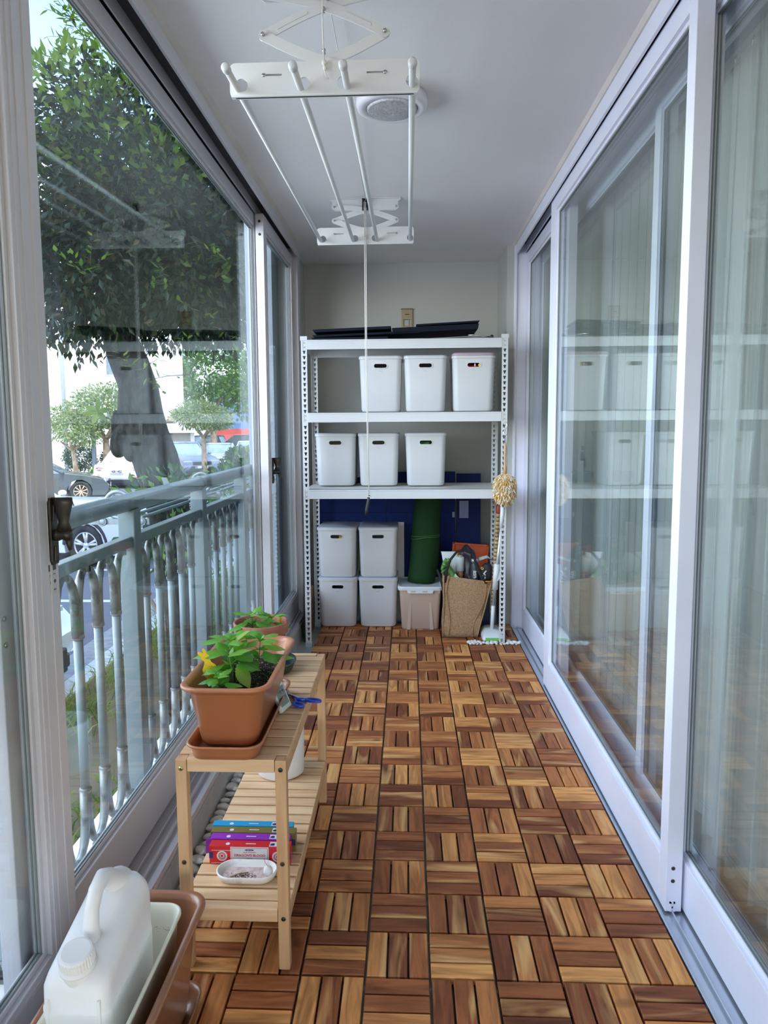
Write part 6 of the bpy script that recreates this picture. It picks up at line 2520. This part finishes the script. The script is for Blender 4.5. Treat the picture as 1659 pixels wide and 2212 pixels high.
cn = thing('entrance_canopy', (-13, 40, GZ), 'pale entrance canopy with a blank white signboard right of the big trunk', 'canopy')
m = MB()
m.prism([(-13.9, 1.75), (-12.05, 1.55), (-12.05, 1.62), (-13.9, 1.95)], 'xz', 39.1, 41.0)
m.build('canopy_roof', mat('rosy_roof', (0.52, 0.40, 0.36), .8), cn)
MB().box(-13.9, -12.0, 38.9, 41.1, 1.02, 1.56).build('signboard', mat('white_signboard', (0.74, 0.74, 0.74), .6), cn)
MB().box(-13.7, -12.75, 39.7, 40.7, GZ, 1.02).build('canopy_wall', mat('grey_beige_wall', (0.42, 0.42, 0.40), .8), cn)
MB().box(-12.55, -12.38, 39.4, 39.6, GZ, 1.02).build('canopy_post', BWHITE, cn)
gp = thing('meter_cabinet', (-12.5, 31.0, GZ), 'grey metal meter panel with white pipe loops between shrubs and sedan', 'cabinet')
MB().box(-13.0, -12.0, 30.9, 31.2, -.35, .42).build('cabinet_box', mat('grey_metal_sheet', (0.50, 0.49, 0.47), .6, var=.12, vs=2), gp)
m = MB()
for k in range(3):
    x_ = -12.7 + k * .28
    m.tube([(x_ - .1, 30.82, .25), (x_, 30.8, .36), (x_ + .12, 30.8, .2), (x_ + .02, 30.8, 0), (x_ + .1, 30.82, -.2)], .03, 8)
m.build('pipe_loop', BWHITE, gp)
MB().box(-12.9, -12.1, 30.95, 31.15, GZ, -.35).build('cabinet_base', mat('olive_base', (0.35, 0.36, 0.20), .8), gp)
fw = thing('distant_truck', (-15, 63, GZ), 'distant red truck with a blue-grey box body behind the parked cars', 'truck')
MB().box(-17.2, -13.0, 62, 64, .1, 1.2).build('truck_body', mat('red_truck', (0.62, 0.10, 0.09), .4), fw)
MB().box(-17.1, -14.2, 62, 64, 1.2, 3.4).build('cargo_box', mat('blue_grey_box', (0.16, 0.26, 0.50), .5), fw)
m = MB()
for x_ in (-16.4, -13.8):
    m.lathe([(.5, 61.8), (.5, 62.1)], x_, -.5, 18, 'y')
m.build('wheel', BLACKPL, fw)
st2 = thing('distant_storefront', (-6, 78, GZ), 'dark shaded ground floor frontage far behind the cars', 'building')
MB().box(-22, 6, 76, 80, GZ, 7).build('shade_wall', mat('painted_shade_wall', (0.20, 0.22, 0.24), .8, var=.3, vs=.4), st2)  # the frontage's shade is put into the dark wall colour
m = MB()
for k in range(9):
    m.box(-21 + k * 3, -20.7 + k * 3, 75.9, 76, GZ, 3)
m.build('pillar', mat('pillar_grey', (0.4, 0.4, 0.4), .7), st2)

# street lamp
sl_ = thing('street_lamp', (-13.75, 29.3, GZ), 'blue-grey post lamp with a short square arm in front of the domed tree', 'street lamp')
LMP = mat('blue_grey_post', (0.14, 0.17, 0.21), .5)
MB().box(-13.75 - .07, -13.75 + .07, 29.23, 29.37, GZ, 1.98).build('lamp_post', LMP, sl_)
MB().box(-13.75, -13.3, 29.25, 29.35, 1.84, 1.94).build('lamp_arm', LMP, sl_)
MB().box(-13.40, -12.95, 29.18, 29.42, 1.76, 1.99).build('lamp_head', LMP, sl_, bevel=.01)
MB().box(-13.35, -13.06, 29.165, 29.185, 1.80, 1.95).build('lamp_lens', mat('white_lens', (0.78, 0.78, 0.78), .3), sl_)


# ------------------------------------------------------------------ cars
TYRE = mat('tyre_rubber', (0.022, 0.024, 0.028), .75)
CGL = mat('car_glass', (0.10, 0.14, 0.18), .06, var=.2, vs=2, spec=.9)
CGL2 = mat('bright_car_glass', (0.30, 0.42, 0.50), .08, var=.35, vs=1.4, spec=.9)
CTRIM = mat('car_black_trim', (0.025, 0.025, 0.03), .5)
REDL = mat('tail_light_red', (0.65, 0.03, 0.05), .15, coat=.5)
HEADL = mat('head_light', (0.70, 0.72, 0.74), .1, metal=.3)
PLATE = mat('number_plate_white', (0.70, 0.72, 0.73), .5)


def car(name, label, pos, heading, paint, L_=4.6, W_=1.82, H_=1.45, suv=False, glass=None, plate='', wheel_col=None, cab=0.0, grp='cars in the parking lot', beige=False):
    """car along local +x (nose), origin on the ground at the middle"""
    gl = glass or CGL
    r = bpy.data.objects.new(name, None)
    COL.objects.link(r)
    tag(r, label, 'car', grp)
    hx = L_ / 2
    belt = H_ * .64
    f, rr = -hx, hx
    wb = L_ * .30
    wr = .345 if suv else .325
    arc = wr + (.045 if suv else .06)
    def P(x, z):
        return (x, z)
    bottom = .20
    prof = [(-hx + .03, .36), (-hx, .52), (-hx + .02, belt * .74), (-hx + .08, belt * .98), (-hx + (.15 if suv else .55), belt * 1.03), (-hx * .5, belt * 1.0), (hx * .42, belt), (hx * .72, belt * .90),
            (hx - .16, belt * .76), (hx - .04, belt * .62), (hx, .50), (hx - .02, .34), (hx - .12, bottom)]
    def arch(cx):
        return [(cx + arc * cos(t), wr + arc * sin(t)) for t in [(-.35 + k * (pi + .7) / 9) for k in range(10)]]
    lower = arch(wb + .05) + arch(-wb)
    lower = [(x, max(bottom, z)) for x, z in lower]
    poly = prof + lower + [(-hx + .14, bottom)]
    # loft across the width with tuck-in at the sides
    m_ = MB()
    m_.smooth = True
    rings = []
    cz = belt * .6
    for t, s_ in ((-1, .955), (-.985, .975), (-.90, 1.0), (.90, 1.0), (.985, .975), (1, .955)):
        nose = 1 - .018 * abs(t) ** 3
        rings.append([(x * nose, t * W_ / 2 * (1 if z < belt * .9 else .97), cz + (z - cz) * (s_ if z > .5 else 1)) for x, z in poly])
    m_.loft(rings)
    o_ = m_.build('body_shell', paint, r, origin=(0, 0, 0))
    o_.modifiers.new('es', 'EDGE_SPLIT').split_angle = radians(28)
    # cabin
    zb, zt = belt * .965, H_
    if suv:
        bx0, bx1, tx0, tx1 = -hx + .10, hx * .33, -hx + .42, -hx * .02
    else:
        bx0, bx1, tx0, tx1 = -hx + .62, hx * .46, -hx + 1.28, hx * .06
    bx1, tx1 = bx1 - cab, tx1 - cab
    wb_, wt_ = W_ * .465, W_ * .365
    def cab(x0_, x1_, w_, z_):
        return [(x0_, -w_ + .05, z_), (x0_ + .08, -w_, z_), ((x0_ + x1_) / 2, -w_ * 1.01, z_), (x1_ - .10, -w_, z_), (x1_, -w_ + .12, z_), (x1_ + .05, 0, z_), (x1_, w_ - .12, z_), (x1_ - .10, w_, z_),
                ((x0_ + x1_) / 2, w_ * 1.01, z_), (x0_ + .08, w_, z_), (x0_, w_ - .05, z_), (x0_ - .04, 0, z_)]
    m_ = MB()
    A, B_ = cab(bx0, bx1, wb_, zb), cab(tx0, tx1, wt_, zt - .06)
    m_.loft([A, B_])
    m_.build('window_glass', gl, r, origin=(0, 0, 0))
    m_ = MB()
    m_.smooth = True
    m_.loft([cab(tx0 - .05, tx1 + .05, wt_ + .025, zt - .075), cab(tx0 - .02, tx1 + .02, wt_ + .005, zt - .02), cab(tx0 + .15, tx1 - .15, wt_ - .15, zt)])
    for s_ in (-1, 1):
        e_ = wb_ + .004
        for (xb_, xt_, w0, w1) in ((bx0 + .05, tx0 + .02, .055, .045), (bx1 - .07, tx1 - .02, .04, .035), ((bx0 + bx1) / 2 - .10, (tx0 + tx1) / 2, .035, .03)):
            m_.tube([(xb_, s_ * (e_ - .015), zb - .02), (xt_, s_ * (wt_ + .008), zt - .05)], [w0, w1], 8)
        m_.tube([(bx0 + .30 * (0 if suv else 1) + .2, s_ * e_, zb - .01), (tx0 + .16, s_ * (wt_ + .01), zt - .07)], [.05 if not suv else .04, .03], 8)
    m_.build('roof_and_pillars', paint, r, origin=(0, 0, 0))
    # wheels
    for sx_ in (wb + .05, -wb):
        for sy_ in (-1, 1):
            y1_ = sy_ * (W_ / 2 - .005)
            y0_ = sy_ * (W_ / 2 - .22)
            m_ = MB()
            m_.lathe([(wr * .60, y0_), (wr * .97, y0_), (wr, y0_ * .7 + y1_ * .3), (wr, y0_ * .2 + y1_ * .8), (wr * .95, y1_), (wr * .68, y1_), (wr * .66, y1_ - sy_ * .03)], sx_, wr, 32, 'y')
            w_ = m_.build('wheel', TYRE, r, origin=(0, 0, 0))
            m_ = MB()
            wc_ = wheel_col or HEADL
            m_.lathe([(wr * .66, y1_ - sy_ * .03), (wr * .66, y1_ - sy_ * .012), (wr * .61, y1_ - sy_ * .008), (wr * .60, y1_ - sy_ * .05), (wr * .2, y1_ - sy_ * .06)], sx_, wr, 32, 'y', cap=False)
            for k in range(5 if suv else 9):
                a = 2 * pi * k / (5 if suv else 9) + .3
                for da in ((-.16, .16) if suv else (0,)):
                    m_.tube([(sx_ + wr * .10 * cos(a), y1_ - sy_ * .028, wr + wr * .10 * sin(a)), (sx_ + wr * .62 * cos(a + da), y1_ - sy_ * .016, wr + wr * .62 * sin(a + da))], wr * .065, 6)
            m_.lathe([(wr * .17, y1_ - sy_ * .02), (wr * .14, y1_ - sy_ * .008), (wr * .03, y1_ - sy_ * .006)], sx_, wr, 16, 'y')
            m_.build('wheel_rim', wc_, w_, origin=(0, 0, 0))
            m_ = MB()
            m_.lathe([(wr * .58, y1_ - sy_ * .062), (wr * .1, y1_ - sy_ * .07)], sx_, wr, 20, 'y')
            m_.build('wheel_disc', CTRIM, w_, origin=(0, 0, 0))
    m_ = MB()
    for s_ in (-1, 1):
        if suv:
            for cx_ in (wb + .05, -wb):
                pts = [(cx_ + (arc + .02) * cos(t), s_ * (W_ / 2 - .012), wr + (arc + .02) * sin(t)) for t in [k * pi / 12 for k in range(13)]]
                m_.tube(pts, .035, 6)
        m_.box(-hx * .55, hx * .42, s_ * W_ / 2 * .955 - .02, s_ * W_ / 2 * .955 + .02, bottom - .02, bottom + (.10 if suv else .03))
    m_.box(-hx + .02, hx - .06, -W_ * .42, W_ * .42, bottom - .06, bottom + .06)
    m_.box(-hx + .0, -hx + .16, -W_ * .40, W_ * .40, bottom - .02, .34)
    m_.box(hx - .20, hx - .02, -W_ * .40, W_ * .40, bottom, .33)
    m_.build('lower_trim', CTRIM, r, origin=(0, 0, 0), bevel=.02)
    m_ = MB()
    for s_ in (-1, 1):
        rings = []
        for x_, k in ((-hx - .012, .6), (-hx - .02, .9), (-hx + .08, 1), (-hx + .30, .6)):
            rings.append([(x_ + (.12 * abs(a)), s_ * (W_ * .37 + a * W_ * .115), belt * .80 + b_ * .062 * k) for a, b_ in ((-1, -.6), (.2, -1), (1, -.6), (1, .7), (.2, 1), (-1, .7))])
        m_.loft(rings)
    m_.build('tail_light', REDL, r, origin=(0, 0, 0))
    m_ = MB()
    for s_ in (-1, 1):
        m_.box(-hx - .028, -hx - .008, s_ * W_ * .335 - .12, s_ * W_ * .335 + .10, belt * .80 - .005, belt * .80 + .035)
    m_.build('reversing_light', HEADL, r, origin=(0, 0, 0))
    m_ = MB()
    for s_ in (-1, 1):
        rings = []
        for x_, k in ((hx - .30, .6), (hx - .12, 1), (hx - .03, .6)):
            rings.append([(x_ - (.10 * abs(a)), s_ * (W_ * .36 + a * W_ * .11), belt * .70 + b_ * .07 * k) for a, b_ in ((-1, -.8), (1, -.6), (1, .8), (-1, .9))])
        m_.loft(rings)
    m_.build('headlight', HEADL, r, origin=(0, 0, 0))
    m_ = MB()
    m_.box(hx - .06, hx + .004, -W_ * .24, W_ * .24, belt * .56, belt * .70)
    m_.box(hx - .04, hx + .008, -W_ * .34, W_ * .34, .30, .40)
    m_.build('grille', CTRIM, r, origin=(0, 0, 0), bevel=.01)
    m_ = MB()
    m_.box(-hx - .026, -hx - .006, -.26, .26, belt * .63, belt * .63 + .12)
    m_.box(hx - .004, hx + .014, -.26, .26, .42, .53)
    pl_ = m_.build('number_plate', PLATE, r, origin=(0, 0, 0))
    if plate:
        t_ = text_mesh(plate, 'plate_lettering', .115, CTRIM, r, (0, 0, 0), sx=.86, depth=.002, bold=.004)
        t_.location = (-hx - .028, 0, belt * .63 + .058)
        t_.rotation_euler = (pi / 2, 0, -pi / 2)
        m_ = MB()
        m_.tube([(-hx - .02, .09 * cos(a), belt * .90 + .045 * sin(a)) for a in [2 * pi * k / 18 for k in range(18)]], .008, 6, loop=True)
        m_.build('badge', HEADL, r, origin=(0, 0, 0))
        m_ = MB()
        for s_ in (-1, 1):
            m_.box(-hx - .012, -hx + .02, s_ * W_ * .36 - .13, s_ * W_ * .36 + .13, .40, .435)
        m_.build('reflector', REDL, r, origin=(0, 0, 0))
    m_ = MB()
    for s_ in (-1, 1):
        mx_ = bx1 - .12
        m_.ball((mx_, s_ * (W_ / 2 + .09), belt * 1.04), .07, .10, .065, 12, 8)
        m_.tube([(mx_, s_ * (W_ / 2 - .06), belt * .98), (mx_, s_ * (W_ / 2 + .06), belt * 1.02)], .02, 6)
    m_.build('wing_mirror', paint, r, origin=(0, 0, 0))
    m_ = MB()
    for s_ in (-1, 1):
        for x_ in (hx * .02, -hx * .40):
            m_.box(x_ - .09, x_ + .09, s_ * W_ / 2 * .985 - .018, s_ * W_ / 2 * .985 + .018, belt * .80, belt * .83)
    m_.build('door_handle', CHROME, r, origin=(0, 0, 0))
    m_ = MB()
    for s_ in (-1, 1):
        for x_ in (hx * .36, -hx * .10, -hx * .50 + .05):
            m_.box(x_ - .006, x_ + .006, s_ * (W_ / 2 - .012) - .006, s_ * (W_ / 2 - .012) + .005, .34 if x_ > -1 else .75, belt * .93)
    m_.build('door_seam', CTRIM, r, origin=(0, 0, 0))
    r.location = pos
    r.rotation_euler = (0, 0, heading)
    return r


def paintm(n, c, rough=.22):
    return mat(n, c, rough, var=.015, vs=1, coat=.6)


PW_ = paintm('pearl_white_paint', (0.78, 0.77, 0.75))
PB_ = paintm('silver_white_paint', (0.66, 0.71, 0.78))
PD_ = paintm('dark_green_grey_paint', (0.07, 0.085, 0.09))
PBl = paintm('grey_blue_paint', (0.22, 0.27, 0.40))
PG_ = paintm('silver_paint', (0.46, 0.50, 0.55))
car('white_sedan', 'white sedan seen from behind with red tail lights, left of the tree trunk', (-11.15, 27.6, GZ), radians(91), PW_, 4.7, 1.84, 1.46, plate='42R 1422', glass=mat('painted_peach_reflection', (0.55, 0.42, 0.33), .12, var=.4, vs=3))  # peach reflection painted into the glass base colour
car('dark_sedan', 'dark old sedan with tan wheel rims at the left edge beside the sliding sash', (-11.9, 20.6, GZ), radians(22), PD_, 4.6, 1.75, 1.42, wheel_col=mat('tan_rim', (0.52, 0.40, 0.28), .5))
car('silver_suv', 'silver-white suv with a large alloy wheel directly behind the near railing', (-6.54, 11.15, GZ), radians(-12), PB_, 4.45, 1.86, 1.52, suv=True, cab=1.15)
car('white_hatchback', 'white car of which only the rounded nose shows low by the kerb at left', (-5.08, 3.75, GZ), radians(0), PW_, 4.2, 1.75, 1.5)
car('blue_suv', 'grey-blue suv parked just right of the tree trunk', (-10.95, 33.2, GZ), radians(-52), PBl, 4.4, 1.84, 1.62, suv=True, glass=CGL2)
car('silver_sedan', 'grey sedan facing the window, in the middle of the row right of the trunk', (-10.7, 38.6, GZ), radians(-80), PG_, 4.6, 1.82, 1.45, glass=CGL2)
car('cream_sedan', 'cream-white sedan at the right end of the car row', (-10.3, 44.6, GZ), radians(-80), PW_, 4.6, 1.82, 1.45, glass=CGL2)
car('black_suv', 'black suv far behind the flat-topped tree', (-15.9, 52.0, GZ), radians(178), CTRIM, 4.5, 1.85, 1.75, suv=True, glass=CGL2)
car('dark_minivan', 'dark grey van behind the cream-white sedan', (-12.2, 49.0, GZ), radians(172), PD_, 4.8, 1.85, 1.8, suv=True)
